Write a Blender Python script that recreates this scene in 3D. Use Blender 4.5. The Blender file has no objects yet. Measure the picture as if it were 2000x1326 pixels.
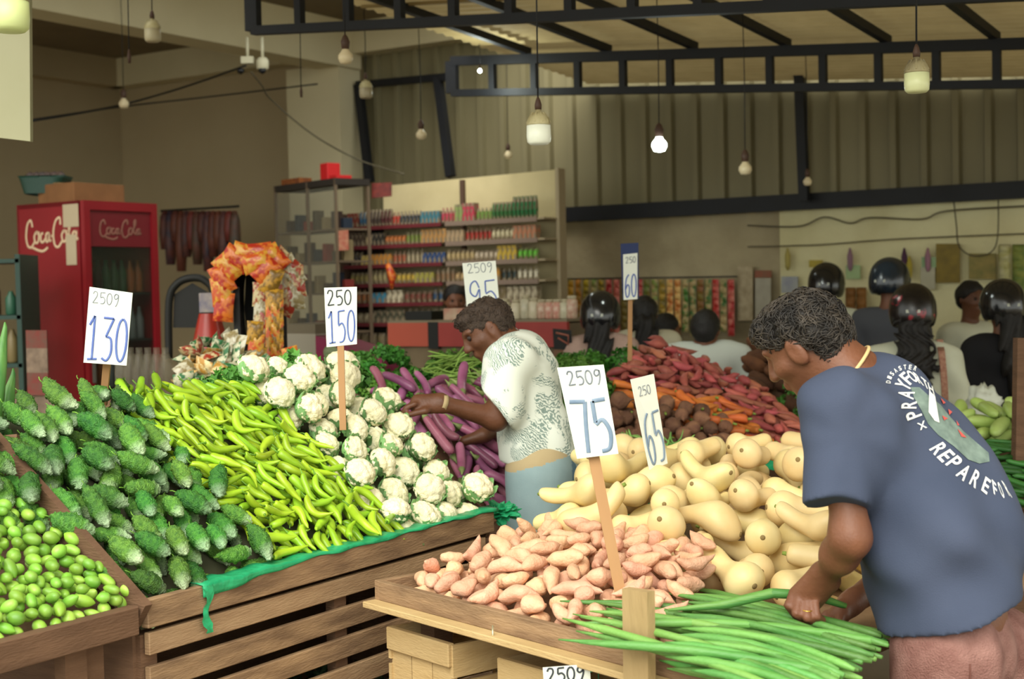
import bpy, bmesh, math, random
import numpy as np
from mathutils import Vector, Matrix, Euler, noise
random.seed(7); noise.seed_set(7)
rng = np.random.default_rng(7)
PI = math.pi
C = bpy.context.scene.collection
SC = bpy.context.scene

# ------------------------------------------------------------- camera, sky, sun, exposure
FPX = 2778.0
cam_data = bpy.data.cameras.new('camera')
cam_data.sensor_width = 36.0
cam_data.lens = FPX / 2000.0 * 36.0
cam_data.clip_start = 0.05
cam = bpy.data.objects.new('camera', cam_data)
C.objects.link(cam)
CAM_ROT = Matrix.Rotation(math.radians(88.0), 4, 'X') @ Matrix.Rotation(math.radians(-1.3), 4, 'Z')
cam.matrix_world = Matrix.Translation((0, 0, 1.55)) @ CAM_ROT
cam_data.dof.use_dof = True
cam_data.dof.focus_distance = 3.75
cam_data.dof.aperture_fstop = 4.5
SC.camera = cam

world = bpy.data.worlds.new('overcast_sky')
SC.world = world
world.use_nodes = True
wn = world.node_tree.nodes
bgn = wn['Background']
bgn.inputs[0].default_value = (0.96, 0.98, 0.90, 1)
bgn.inputs[1].default_value = 1.45

sd = bpy.data.lights.new('sun', 'SUN')
sd.energy = 2.6
sd.angle = math.radians(50)
sd.color = (1.0, 0.97, 0.88)
sun = bpy.data.objects.new('sun', sd)
sun.rotation_euler = Euler((math.radians(50), 0, math.radians(-14)), 'XYZ')
C.objects.link(sun)

vs = SC.view_settings
vs.view_transform = 'Standard'
vs.look = 'None'
vs.gamma = 1.0
vs.use_curve_mapping = False
vs.exposure = 0.43

# ------------------------------------------------------------- helpers
def ray(px, py):
    return (CAM_ROT.to_3x3() @ Vector(((px-1000)/FPX, (663-py)/FPX, -1.0)))
CAMP = Vector((0, 0, 1.55))
def at(px, py, D):
    """world point whose depth along the street axis (world Y) is D"""
    r = ray(px, py)
    return CAMP + r * (D / r.y)
def atz(px, py, z):
    r = ray(px, py)
    return CAMP + r * ((z-1.55) / r.z)

# market axes: A runs into the shop to the right, B to the right and nearer
A = Vector((.54, .842, 0)).normalized()
B = Vector((A.y, -A.x, 0))
UP = Vector((0, 0, 1))

def srgb(h):
    if isinstance(h, str):
        h = h.lstrip('#'); v = [int(h[i:i+2], 16)/255 for i in (0, 2, 4)]
    else: v = [c/255 for c in h]
    return tuple(c/12.92 if c <= .04045 else ((c+.055)/1.055)**2.4 for c in v)

MATS = {}
def M(name, col, rough=.6, col2=None, scale=20, contrast=.5, bump=0, bscale=80, vary=0, hue=0, spec=.4,
      emit=0, alpha=None, metal=0, stretch=None, trans=0, sss=0, detail=4, tip=None):
    """procedural principled material; col2 mixes in by noise; vary = value change from object to object"""
    if name in MATS: return MATS[name]
    m = bpy.data.materials.new(name); m.use_nodes = True
    nt = m.node_tree; n = nt.nodes; l = nt.links
    p = n['Principled BSDF']
    p.inputs['Roughness'].default_value = rough
    p.inputs['Specular IOR Level'].default_value = spec
    p.inputs['Metallic'].default_value = metal
    c = srgb(col)
    out = None
    tc = n.new('ShaderNodeTexCoord'); mp = n.new('ShaderNodeMapping')
    l.new(tc.outputs['Object'], mp.inputs[0])
    if stretch: mp.inputs['Scale'].default_value = stretch
    if col2 is not None:
        nz = n.new('ShaderNodeTexNoise'); nz.inputs['Scale'].default_value = scale; nz.inputs['Detail'].default_value = detail
        l.new(mp.outputs[0], nz.inputs[0])
        cr = n.new('ShaderNodeValToRGB')
        w = .5*(1-contrast)*.6+.02
        cr.color_ramp.elements[0].position = .5-w; cr.color_ramp.elements[1].position = .5+w
        cr.color_ramp.elements[0].color = (*c, 1); cr.color_ramp.elements[1].color = (*srgb(col2), 1)
        l.new(nz.outputs[0], cr.inputs[0]); out = cr.outputs[0]
    else:
        rgb = n.new('ShaderNodeRGB'); rgb.outputs[0].default_value = (*c, 1); out = rgb.outputs[0]
    if tip:                                   # a differently coloured end, along the local X axis
        x0, x1, tc2 = tip
        sp = n.new('ShaderNodeSeparateXYZ'); l.new(tc.outputs['Object'], sp.inputs[0])
        mr = n.new('ShaderNodeMapRange'); mr.inputs[1].default_value = x0; mr.inputs[2].default_value = x1
        l.new(sp.outputs[0], mr.inputs[0])
        mx = n.new('ShaderNodeMix'); mx.data_type = 'RGBA'
        l.new(mr.outputs[0], mx.inputs[0]); l.new(out, mx.inputs[6]); mx.inputs[7].default_value = (*srgb(tc2), 1)
        out = mx.outputs[2]
    if vary or hue:
        oi = n.new('ShaderNodeObjectInfo'); hs = n.new('ShaderNodeHueSaturation')
        mr = n.new('ShaderNodeMapRange'); mr.inputs[3].default_value = 1-vary; mr.inputs[4].default_value = 1+vary*.6
        l.new(oi.outputs['Random'], mr.inputs[0]); l.new(mr.outputs[0], hs.inputs['Value'])
        if hue:
            mt = n.new('ShaderNodeMath'); mt.operation = 'FRACT'
            mm = n.new('ShaderNodeMath'); mm.operation = 'MULTIPLY'; mm.inputs[1].default_value = 17.3
            l.new(oi.outputs['Random'], mm.inputs[0]); l.new(mm.outputs[0], mt.inputs[0])
            m2 = n.new('ShaderNodeMapRange'); m2.inputs[3].default_value = .5-hue; m2.inputs[4].default_value = .5+hue
            l.new(mt.outputs[0], m2.inputs[0]); l.new(m2.outputs[0], hs.inputs['Hue'])
        l.new(out, hs.inputs['Color']); out = hs.outputs[0]
    l.new(out, p.inputs['Base Color'])
    if bump:
        bz = n.new('ShaderNodeTexNoise'); bz.inputs['Scale'].default_value = bscale; bz.inputs['Detail'].default_value = 3
        l.new(mp.outputs[0], bz.inputs[0])
        bp = n.new('ShaderNodeBump'); bp.inputs['Strength'].default_value = bump; bp.inputs['Distance'].default_value = .01
        l.new(bz.outputs[0], bp.inputs['Height']); l.new(bp.outputs[0], p.inputs['Normal'])
    if emit:
        l.new(out, p.inputs['Emission Color']); p.inputs['Emission Strength'].default_value = emit
    if alpha is not None: p.inputs['Alpha'].default_value = alpha
    if trans: p.inputs['Transmission Weight'].default_value = trans
    if sss:
        p.inputs['Subsurface Weight'].default_value = sss; p.inputs['Subsurface Radius'].default_value = (.01, .005, .003)
    MATS[name] = m
    return m

def tag(o, label=None, cat=None, group=None, kind=None):
    if label: o['label'] = label
    if cat: o['category'] = cat
    if group: o['group'] = group
    if kind: o['kind'] = kind
    return o
def thing(name, label, cat, loc=(0, 0, 0), rotz=0, group=None):
    o = bpy.data.objects.new(name, None); C.objects.link(o)
    o.location = loc; o.rotation_euler = (0, 0, rotz); o.empty_display_size = .1
    return tag(o, label, cat, group)
def inv(root):
    return (Matrix.Translation(root.location) @ root.rotation_euler.to_matrix().to_4x4()).inverted()
def copy_tree(o, parent=None):
    c = o.copy(); C.objects.link(c); c.parent = parent
    for ch in list(o.children): copy_tree(ch, c)
    return c

class MB:
    """collects shapes in world (or local) coordinates; build() links them as one mesh object"""
    def __init__(s): s.v = []; s.f = []; s.mi = []; s.sm = []; s.cur = 0
    def add(s, vs_, fs, smooth=False):
        b = len(s.v); s.v += [tuple(v) for v in vs_]
        for f in fs: s.f.append([b+i for i in f]); s.mi.append(s.cur); s.sm.append(smooth)
        return s
    def hexa(s, c8):
        return s.add(c8, [(0,3,2,1),(4,5,6,7),(0,1,5,4),(1,2,6,5),(2,3,7,6),(3,0,4,7)])
    def box(s, c, size, ax=None, ay=None, az=None):
        ax = ax or Vector((1,0,0)); ay = ay or Vector((0,1,0)); az = az or ax.cross(ay)
        c = Vector(c); hx, hy, hz = [k/2 for k in size]
        P = [c+ax*i*hx+ay*j*hy+az*k*hz for k in (-1,1) for (i,j) in ((-1,-1),(1,-1),(1,1),(-1,1))]
        return s.hexa(P)
    def beam(s, a, b, w, h, up=UP):
        """bar from a to b; w sideways, h along up"""
        a = Vector(a); b = Vector(b); d = (b-a); L = d.length; d.normalize()
        u = Vector(up); sd_ = d.cross(u)
        if sd_.length < 1e-4: sd_ = d.cross(Vector((0,1,0)))
        sd_.normalize(); u = sd_.cross(d).normalized()
        return s.box((a+b)/2, (L, w, h), d, sd_, u)
    def tube(s, pts, r, n=8, smooth=True, caps=True, flat=None):
        pts = [Vector(p) for p in pts]; N = len(pts)
        rr = r if isinstance(r, (list, tuple)) else [r]*N
        vs_ = []; ref = None
        for i, p in enumerate(pts):
            t = (pts[min(i+1, N-1)] - pts[max(i-1, 0)]).normalized()
            if ref is None:
                ref = t.orthogonal().normalized()
            ref = (ref - t*ref.dot(t)).normalized(); bi = t.cross(ref)
            for k in range(n):
                a = 2*PI*k/n
                vs_.append(p + ref*math.cos(a)*rr[i] + bi*math.sin(a)*rr[i])
        fs = [(i*n+k, i*n+(k+1) % n, (i+1)*n+(k+1) % n, (i+1)*n+k) for i in range(N-1) for k in range(n)]
        if caps: fs += [tuple(range(n-1, -1, -1)), tuple((N-1)*n+k for k in range(n))]
        return s.add(vs_, fs, smooth)
    def lathe(s, prof, o=(0,0,0), ax=Vector((0,0,1)), n=16, smooth=True):
        """prof: (radius, height) pairs"""
        o = Vector(o); ax = Vector(ax).normalized(); u = ax.orthogonal().normalized(); w = ax.cross(u)
        vs_ = []
        for r_, h in prof:
            for k in range(n):
                a = 2*PI*k/n
                vs_.append(o+ax*h+u*math.cos(a)*r_+w*math.sin(a)*r_)
        N = len(prof)
        fs = [(i*n+k, i*n+(k+1) % n, (i+1)*n+(k+1) % n, (i+1)*n+k) for i in range(N-1) for k in range(n)]
        fs += [tuple(range(n-1, -1, -1)), tuple((N-1)*n+k for k in range(n))]
        return s.add(vs_, fs, smooth)
    def slab(s, pts, thick):
        """polygon given in order, extruded by the vector thick"""
        pts = [Vector(p) for p in pts]; n = len(pts); t = Vector(thick)
        fs = [tuple(range(n-1, -1, -1)), tuple(range(n, 2*n))] + [(i, (i+1) % n, n+(i+1) % n, n+i) for i in range(n)]
        return s.add(pts+[p+t for p in pts], fs)
    def grid(s, rows, smooth=True, closed=False):
        R = len(rows); K = len(rows[0]); vs_ = [v for r in rows for v in r]
        fs = [(i*K+k, i*K+(k+1) % K, (i+1)*K+(k+1) % K, (i+1)*K+k) for i in range(R-1) for k in range(K if closed else K-1)]
        return s.add(vs_, fs, smooth)
    def mesh(s, name, mats, xf=None):
        me = bpy.data.meshes.new(name)
        v = [xf @ Vector(p) for p in s.v] if xf is not None else s.v
        me.from_pydata([tuple(p) for p in v], [], s.f)
        mats = mats if isinstance(mats, (list, tuple)) else [mats]
        for m in mats: me.materials.append(m)
        me.polygons.foreach_set('material_index', s.mi); me.polygons.foreach_set('use_smooth', s.sm)
        me.update()
        return me
    def build(s, name, mats, parent=None, label=None, bevel=0):
        xf = None
        if parent is not None:
            xf = inv(parent)
            if parent.parent is not None: xf = inv(parent) @ inv(parent.parent)
        me = s.mesh(name, mats, xf)
        if bevel:
            bm = bmesh.new(); bm.from_mesh(me)
            bmesh.ops.bevel(bm, geom=bm.edges[:], offset=bevel, segments=1, affect='EDGES', clamp_overlap=True)
            bm.to_mesh(me); bm.free()
        o = bpy.data.objects.new(name, me); C.objects.link(o)
        if parent is not None: o.parent = parent
        if label: o['label'] = label
        return o
def struct(name, mb, mats):
    o = mb.build(name, mats); o['kind'] = 'structure'; return o

# ------------------------------------------------------------- implicit surfaces (bodies, cloth) -> quads
class SDF:
    def __init__(s): s.p = []; s.post = None
    def cap(s, a, b, ra, rb, k=.02, flat=1, w=None, sub=False, cut=None):
        s.p.append(('c', np.array(a, float), np.array(b, float), ra, rb, k, flat, None if w is None else np.array(Vector(w).normalized()), sub, cut)); return s
    def ell(s, c, r, k=.02, R=None, sub=False):
        s.p.append(('e', np.array(c, float), np.array(r, float), None, None, k, None, None if R is None else np.array(R), sub)); return s
    def plane_cut(s, pt, nrm):
        s.p.append(('h', np.array(pt, float), np.array(Vector(nrm).normalized()), None, None, 0, None, None, True)); return s
    def eval(s, P, pr):
        if pr[0] == 'c':
            _, a, b, ra, rb, k, flat, w, sub, cut = pr
            ab = b-a; L2 = (ab*ab).sum()+1e-9
            h = np.clip(((P-a)@ab)/L2, 0, 1)
            q = P-a-h[..., None]*ab
            d2 = (q*q).sum(-1)
            if w is not None:
                qw = q@w; d2 = d2-qw**2+(qw/flat)**2
            d = np.sqrt(np.maximum(d2, 0))-(ra+(rb-ra)*h)
            if cut is not None:
                cn = (ab/np.sqrt(L2)) if cut is True else np.array(Vector(cut).normalized())
                d = np.maximum(d, (P-b)@cn)
            return d
        if pr[0] == 'e':
            _, c, r, _, _, k, _, R, sub = pr
            q = P-c
            if R is not None: q = q@R
            k0 = np.sqrt(((q/r)**2).sum(-1)); k1 = np.sqrt(((q/(r*r))**2).sum(-1))+1e-9
            return k0*(k0-1)/k1
        _, c, nr = pr[:3]
        return -((P-c)@nr)
    def mesh(s, name, res, mats, smooth_iter=1, disp=None):
        lo = np.full(3, 1e9); hi = -lo
        bbs = []
        for pr in s.p:
            if pr[0] == 'c':
                f = max(1, pr[6] or 1); R = max(pr[3], pr[4])*f
                l_ = np.minimum(pr[1], pr[2])-R; h_ = np.maximum(pr[1], pr[2])+R
            elif pr[0] == 'e': l_ = pr[1]-pr[2].max(); h_ = pr[1]+pr[2].max()
            else: l_ = h_ = None
            bbs.append((l_, h_))
            if l_ is not None and not pr[8]: lo = np.minimum(lo, l_); hi = np.maximum(hi, h_)
        lo -= 3*res+.01; hi += 3*res+.01
        n = np.ceil((hi-lo)/res).astype(int)+1
        V = np.full(tuple(n), 1.0, np.float32)
        ax = [lo[i]+res*np.arange(n[i]) for i in range(3)]
        for pr, (l_, h_) in zip(s.p, bbs):
            k = pr[5]; m = k+3*res+.015
            if l_ is None: i0 = np.zeros(3, int); i1 = n
            else:
                i0 = np.clip(np.floor((l_-m-lo)/res).astype(int), 0, n); i1 = np.clip(np.ceil((h_+m-lo)/res).astype(int)+1, 0, n)
            if (i1 <= i0).any(): continue
            P = np.stack(np.meshgrid(ax[0][i0[0]:i1[0]], ax[1][i0[1]:i1[1]], ax[2][i0[2]:i1[2]], indexing='ij'), -1)
            d = s.eval(P, pr)
            sl = (slice(i0[0], i1[0]), slice(i0[1], i1[1]), slice(i0[2], i1[2]))
            o = V[sl]
            if pr[8]:
                if k > 0:
                    h = np.maximum(k-np.abs(o+d), 0)/k; V[sl] = np.maximum(o, -d)+h*h*k*.25
                else: V[sl] = np.maximum(o, -d)
            elif k > 0:
                h = np.maximum(k-np.abs(o-d), 0)/k; V[sl] = np.minimum(o, d)-h*h*k*.25
            else: V[sl] = np.minimum(o, d)
        if disp is not None:
            near = np.argwhere(np.abs(V) < .05+2*res)
            P = lo+near*res
            V[near[:, 0], near[:, 1], near[:, 2]] += disp(P)
        verts, quads = surface_nets(V, lo, res)
        me = bpy.data.meshes.new(name)
        me.from_pydata(verts.tolist(), [], quads.tolist())
        for m in (mats if isinstance(mats, (list, tuple)) else [mats]): me.materials.append(m)
        me.polygons.foreach_set('use_smooth', [True]*len(me.polygons))
        if smooth_iter:
            bm = bmesh.new(); bm.from_mesh(me)
            for _ in range(smooth_iter): bmesh.ops.smooth_vert(bm, verts=bm.verts, factor=.5, use_axis_x=True, use_axis_y=True, use_axis_z=True)
            bm.to_mesh(me); bm.free()
        me.update()
        return me

def surface_nets(V, lo, res):
    ins = V < 0
    nx, ny, nz = V.shape
    c = [ins[i:nx-1+i, j:ny-1+j, k:nz-1+k] for i in (0,1) for j in (0,1) for k in (0,1)]
    s_ = sum(x.astype(np.int8) for x in c)
    act = (s_ > 0) & (s_ < 8)
    idx = np.full(act.shape, -1, np.int64)
    cells = np.argwhere(act); idx[act] = np.arange(len(cells))
    acc = np.zeros((len(cells), 3)); cnt = np.zeros(len(cells))
    corners = [(i, j, k) for i in (0,1) for j in (0,1) for k in (0,1)]
    for a in range(8):
        for b in range(a+1, 8):
            ca, cb = np.array(corners[a]), np.array(corners[b])
            if np.abs(ca-cb).sum() != 1: continue
            ia = cells+ca; ib = cells+cb
            va = V[ia[:,0], ia[:,1], ia[:,2]]; vb = V[ib[:,0], ib[:,1], ib[:,2]]
            m = (va < 0) != (vb < 0)
            t = np.where(m, va/np.where(m, va-vb, 1), 0)
            p = ca+t[:, None]*(cb-ca)
            acc[m] += p[m]; cnt[m] += 1
    verts = lo+(cells+acc/np.maximum(cnt, 1)[:, None])*res
    quads = []
    for axn in range(3):
        sh = [slice(None)]*3; sh2 = [slice(None)]*3
        sh[axn] = slice(0, -1); sh2[axn] = slice(1, None)
        d = ins[tuple(sh)] != ins[tuple(sh2)]
        e = np.argwhere(d)
        o1, o2 = [(1, 2), (2, 0), (0, 1)][axn]
        e = e[(e[:, o1] > 0) & (e[:, o2] > 0) & (e[:, o1] < V.shape[o1]-1) & (e[:, o2] < V.shape[o2]-1)]
        if len(e) == 0: continue
        def g(d1, d2):
            q = e.copy(); q[:, o1] -= d1; q[:, o2] -= d2
            return idx[q[:,0], q[:,1], q[:,2]]
        q = np.stack([g(1,1), g(0,1), g(0,0), g(1,0)], 1)
        fl = ins[e[:,0], e[:,1], e[:,2]]
        q[~fl] = q[~fl][:, ::-1]
        quads.append(q)
    return verts, np.concatenate(quads)
def mesh_obj(name, me, parent=None):
    o = bpy.data.objects.new(name, me); C.objects.link(o)
    if parent is not None: o.parent = parent
    return o

# ------------------------------------------------------------- heaps: things dropped one on another on a height grid
def heap(name, protos, patches, rot, label, cat, group, thick=.05, cell=.01, tries=30, nmax=400, scale=(.85, 1.12),
         stop=.0, bulge=0, keep=300, stuffname=None, edge=.0):
    """protos: [(mesh, [(part name, mesh)])]; patches: four corner points each (front left, front right, back right, back left)"""
    pts = []
    for pt in patches:
        c, bl = (pt, bulge) if len(pt) == 4 else (pt[:4], pt[4])
        P = [np.array(x) for x in c]
        U, W = np.meshgrid(np.linspace(0, 1, 220), np.linspace(0, 1, 220))
        S = (P[0][None, None]*((1-U)*(1-W))[..., None]+P[1]*(U*(1-W))[..., None]+P[2]*(U*W)[..., None]+P[3]*((1-U)*W)[..., None])
        S[..., 2] += bl*np.sin(PI*np.clip(U, 0, 1))*np.sin(PI*np.clip(W*.9+.1, 0, 1))
        pts.append(S.reshape(-1, 3))
    pts = np.concatenate(pts)
    mar = .25
    lo = pts.min(0)-mar; hi = pts.max(0)+mar
    nx, ny = [int((hi[i]-lo[i])/cell)+1 for i in (0, 1)]
    H = np.full((nx, ny), np.nan)
    ii = ((pts[:, 0]-lo[0])/cell).astype(int); jj = ((pts[:, 1]-lo[1])/cell).astype(int)
    H[ii, jj] = pts[:, 2]
    mask = ~np.isnan(H)
    for it in range(int(.12/cell)):
        nanm = np.isnan(H)
        if it == 2: mask = ~nanm if not mask.all() else mask
        Pd = np.pad(H, 1, constant_values=np.nan)
        st = np.stack([Pd[2:, 1:-1], Pd[:-2, 1:-1], Pd[1:-1, 2:], Pd[1:-1, :-2]])
        ok = ~np.isnan(st); s0 = np.where(ok, st, 0).sum(0); c0 = ok.sum(0)
        fill = nanm & (c0 > 0)
        H[fill] = (s0[fill]/c0[fill]) - (0 if it < 2 else .002)
    H = np.where(np.isnan(H), lo[2]-.3, H)
    G = H-thick
    cand = np.argwhere(mask)
    # mean gradient of the patch
    gx, gy = np.gradient(np.where(mask, H, np.nan), cell)
    gr = Vector((float(np.nanmedian(gx)), float(np.nanmedian(gy)), 0))
    placed = []
    pv = [np.array([v.co[:] for v in p[0].vertices]) for p in protos]
    fails = 0
    for it in range(nmax*3):
        if len(placed) >= nmax: break
        k = random.randrange(len(protos)); s = random.uniform(*scale)
        R = np.array(rot(gr)); V = (pv[k]*s)@R.T
        ij = np.floor(V[:, :2]/cell).astype(int)
        key = (ij[:, 0]+500)*1000+ij[:, 1]+500
        uq, iv = np.unique(key, return_inverse=True)
        bot = np.full(len(uq), 9.); top = np.full(len(uq), -9.)
        np.minimum.at(bot, iv, V[:, 2]); np.maximum.at(top, iv, V[:, 2])
        ci = uq//1000-500; cj = uq % 1000-500
        best = None
        for c in cand[rng.integers(0, len(cand), tries)]:
            a = ci+c[0]; b = cj+c[1]
            if a.min() < 0 or b.min() < 0 or a.max() >= nx or b.max() >= ny: continue
            z = (G[a, b]-bot).max()+.001
            sc = z-H[c[0], c[1]]
            if best is None or sc < best[0]: best = (sc, z, a, b, c)
        if best is None or best[0] > stop:
            fails += 1
            if fails > 70: break
            continue
        sc, z, a, b, c = best
        G[a, b] = np.maximum(G[a, b], z+top)
        placed.append((k, s, R, (lo[0]+c[0]*cell, lo[1]+c[1]*cell, z)))
    objs = []
    first = {}
    stuff = placed[:-keep] if len(placed) > keep else []
    for k, s, R, p in placed[len(stuff):]:
        mw = Matrix.Translation(p) @ Matrix(R.tolist()).to_4x4() @ Matrix.Scale(s, 4)
        o = bpy.data.objects.new(name, protos[k][0]); C.objects.link(o); o.matrix_world = mw
        tag(o, label, cat, group)
        for pn, pm in protos[k][1]:
            q = bpy.data.objects.new(pn, pm); C.objects.link(q); q.parent = o
        objs.append(o)
    if stuff:
        mb = MB()
        for k, s, R, p in stuff:
            mw = Matrix.Translation(p) @ Matrix(R.tolist()).to_4x4() @ Matrix.Scale(s, 4)
            me = protos[k][0]
            mb.add([mw @ v.co for v in me.vertices], [list(f.vertices) for f in me.polygons], True)
        o = mb.build(name, protos[0][0].materials[0])
        tag(o, 'lowest layer of the heap, seen in gaps between: ' + label.split(',')[0], cat, None, 'stuff')
    print('HEAP', name, len(placed), 'fails', fails)
    return objs

def orient(axis, roll=None):
    """rotation whose local X is axis, rolled at random"""
    x = Vector(axis).normalized(); y = UP.cross(x)
    if y.length < 1e-3: y = Vector((0, 1, 0))
    y.normalize(); z = x.cross(y)
    R = Matrix((x, y, z)).transposed()
    r = random.uniform(0, 2*PI) if roll is None else roll
    return R @ Matrix.Rotation(r, 3, 'X')
def rot_dir(dirn, syaw, spitch, follow=1.0, flip=False, roll=None):
    """axis along dirn with yaw spread, following the slope"""
    d0 = math.atan2(dirn[1], dirn[0])
    def f(gr):
        a = random.gauss(d0, syaw)
        if flip and random.random() < .5: a += PI
        x, y = math.cos(a), math.sin(a)
        z = (gr.x*x+gr.y*y)*follow+random.gauss(0, spitch)
        return orient((x, y, z), random.gauss(0, roll) if roll is not None else None)
    return f
def rot_up(tilt, spread, toward=(0, -1)):
    """local Z roughly up, leaning toward the slope"""
    def f(gr):
        n = Vector((-gr.x*tilt, -gr.y*tilt, 1)).normalized()
        n = (n+Vector([random.gauss(0, spread) for _ in range(3)])).normalized()
        R = UP.rotation_difference(n).to_matrix()
        return R @ Matrix.Rotation(random.uniform(0, 2*PI), 3, 'Z')
    return f

# ------------------------------------------------------------- building shell
paint = M('aged_white_paint', 'cfc5a2', .8, 'bdb28e', 1.2, .2, bump=.15, bscale=60)
paint_in = M('interior_wall_paint', 'ad9d7c', .85, 'a19170', 1.0, .2, bump=.1, bscale=50)
block = M('whitewashed_block', 'e0daae', .9, 'cbc294', 2.5, .3, bump=.4, bscale=30)
grimy = M('grimy_concrete', 'bfb290', .95, '7a6c50', 1.6, .25, bump=.4, bscale=25, detail=8)
concrete = M('ceiling_concrete', '7a6c52', .9, '6d5f47', 2, .3)
steel = M('dark_navy_steel', '10131a', .6, '0c0e12', 8, .3)
tin = M('corrugated_tin', '857d5e', .55, '6b6449', 1.5, .3, metal=.25, stretch=(1, 1, .2))
rooftin = M('roof_sheet', 'c9b584', .75, 'a8925f', 3, .3)
_n = rooftin.node_tree.nodes; _l = rooftin.node_tree.links          # thin fibre sheet: some daylight comes through
_t = _n.new('ShaderNodeBsdfTranslucent'); _t.inputs[0].default_value = (*srgb('bda97c'), 1)
_m = _n.new('ShaderNodeMixShader'); _m.inputs[0].default_value = .10
_l.new(_n['Principled BSDF'].outputs[0], _m.inputs[1]); _l.new(_t.outputs[0], _m.inputs[2]); _l.new(_m.outputs[0], _n['Material Output'].inputs[0])
asphalt = M('street_ground', '9c9686', .95, '7b766a', 3, .3, bump=.3, bscale=60)
cement_floor = M('cement_floor', '857a66', .9, '726855', 2, .3, bump=.2, bscale=30)

W0 = Vector((.346, 12.0, 0))
def wl(k, z=0, off=0):                 # a point on the back wall; off toward the street
    return W0 + B*k - A*off + UP*z
mb = MB(); mb.box((0, 4, -.05), (40, 40, .1)); struct('floor', mb, cement_floor)
mb = MB(); mb.box((0, -13, -.04), (60, 14, .1)); struct('trim_1', mb, asphalt)['label'] = 'street ground in front of the stalls'

def wallbox(k0, k1, z0, z1, off=0, t=.15):
    return MB().slab([wl(k0, z0, off), wl(k1, z0, off), wl(k1, z1, off), wl(k0, z1, off)], A*t)
struct('wall_back', wallbox(-5.15, -1.95, 0, 4.1), paint_in)
struct('wall_lower', wallbox(-1.95, 2.05, 0, 2.14), grimy)
struct('wall_right', wallbox(2.05, 9, 0, 2.16, .02, .2), block)
# corrugated sheet wall, trapezoid ribs running up
mb = MB(); rows = []
k = -1.95
pts = []
while k < 9:
    pts += [(k, 0), (k+.13, 0), (k+.145, .045), (k+.19, .045), (k+.205, 0)]; k += .225
for z in (2.1, 4.3): rows.append([wl(p[0], z, p[1]+.01) for p in pts])
mb.grid(rows, smooth=False)
struct('wall_corrugated', mb, tin)
# left wall and corner
corner = wl(-5.15)
mb = MB(); mb.slab([corner, corner-A*8.5, corner-A*8.5+UP*4.1, corner+UP*4.1], B*-.15); struct('wall_left', mb, paint_in)
# ceiling slab over the shop
e0 = wl(-.55); e1 = e0-A*4.6
mb = MB(); mb.slab([wl(-5.3, 3.98), wl(-.35, 3.98), wl(-.35, 3.98)-A*8, wl(-5.3, 3.98)-A*8], UP*.15); struct('ceiling', mb, concrete)
# beams
mb = MB()
p0 = wl(-2.05, 3.78, .1); mb.beam(p0, p0-A*7.5, .3, .42)
struct('trim_2', mb, paint)['label'] = 'pale concrete beam running under the shop ceiling'
mb = MB(); mb.beam(wl(-5.1, 3.84, .12), wl(-.3, 3.84, .12), .2, .28); struct('trim_3', mb, paint)['label'] = 'pale concrete beam along the back wall'
mb = MB(); mb.beam(wl(-5.05, 3.84, .1), wl(-5.05, 3.84, .1)-A*8, .2, .28); struct('trim_4', mb, paint_in)['label'] = 'concrete beam along the left wall'
mb = MB(); c0 = wl(-2.25, 0, .22); mb.box(c0+UP*1.8, (.62, .3, 3.6), B, A); struct('trim_5', mb, paint)['label'] = 'pale square column at the shop corner'
# dark steel frame on the corrugated wall
mb = MB()
for z, h in ((2.16, .12),): mb.beam(wl(-.5, z, .1), wl(9, z, .1), .07, h)
struct('trim_6', mb, steel)['label'] = 'dark steel rail under the corrugated wall'
mb = MB()
mb.beam(at(700, 165, 12.9), at(722, 356, 12.75), .07, .06, A); mb.beam(at(700, 166, 12.9), at(878, 150, 12.0), .07, .06)
mb.beam(at(855, 150, 12.1), at(880, 345, 11.9), .07, .06, A)
for px in (1562,): mb.beam(at(px-2, 115, 10.55), at(px+9, 392, 10.55), .07, .06, A)
struct('trim_7', mb, steel)['label'] = 'dark steel uprights on the corrugated wall'
# thin dark seams on the right half of the sheet wall
mb = MB()
k = 3.15
while k < 6.5:
    mb.beam(wl(k, 2.2, .045), wl(k, 3.6, .045), .014, .012, A); k += .225
struct('trim_8', mb, steel)['label'] = 'dark laps between the wall sheets at right'

# trusses
def truss(name, a, b, h, w, lab, t=.05):
    t_ = thing(name, lab, 'roof truss', (a.x, a.y, a.z))
    mb = MB(); mb.beam(a, b, t, t); mb.build('bottom_chord', steel, t_)
    u = UP*h; mb = MB(); mb.beam(a+u, b+u, t, t*1.3); mb.build('top_chord', steel, t_)
    L = (b-a).length; d = (b-a)/L; n = int(L/w)
    for i in range(n+1):
        mb = MB(); p = a+d*(i*w); ww = .09 if (i == 0) else .045
        mb.beam(p, p+u, ww, .045, d.cross(UP)); mb.build('upright', steel, t_)
    t_['kind'] = 'structure'
    return t_
tA = at(495, 60, 8.2); tB = tA+B*7.6-UP*.62
truss('roof_truss', tA, tB, .26, .35, 'dark steel roof truss nearest the street')
t2A = at(884, 182, 10.35); t2B = t2A+B*6.5-UP*.52
truss('roof_truss', t2A, t2B, .23, .35, 'dark steel roof truss in front of the corrugated wall')
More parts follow.
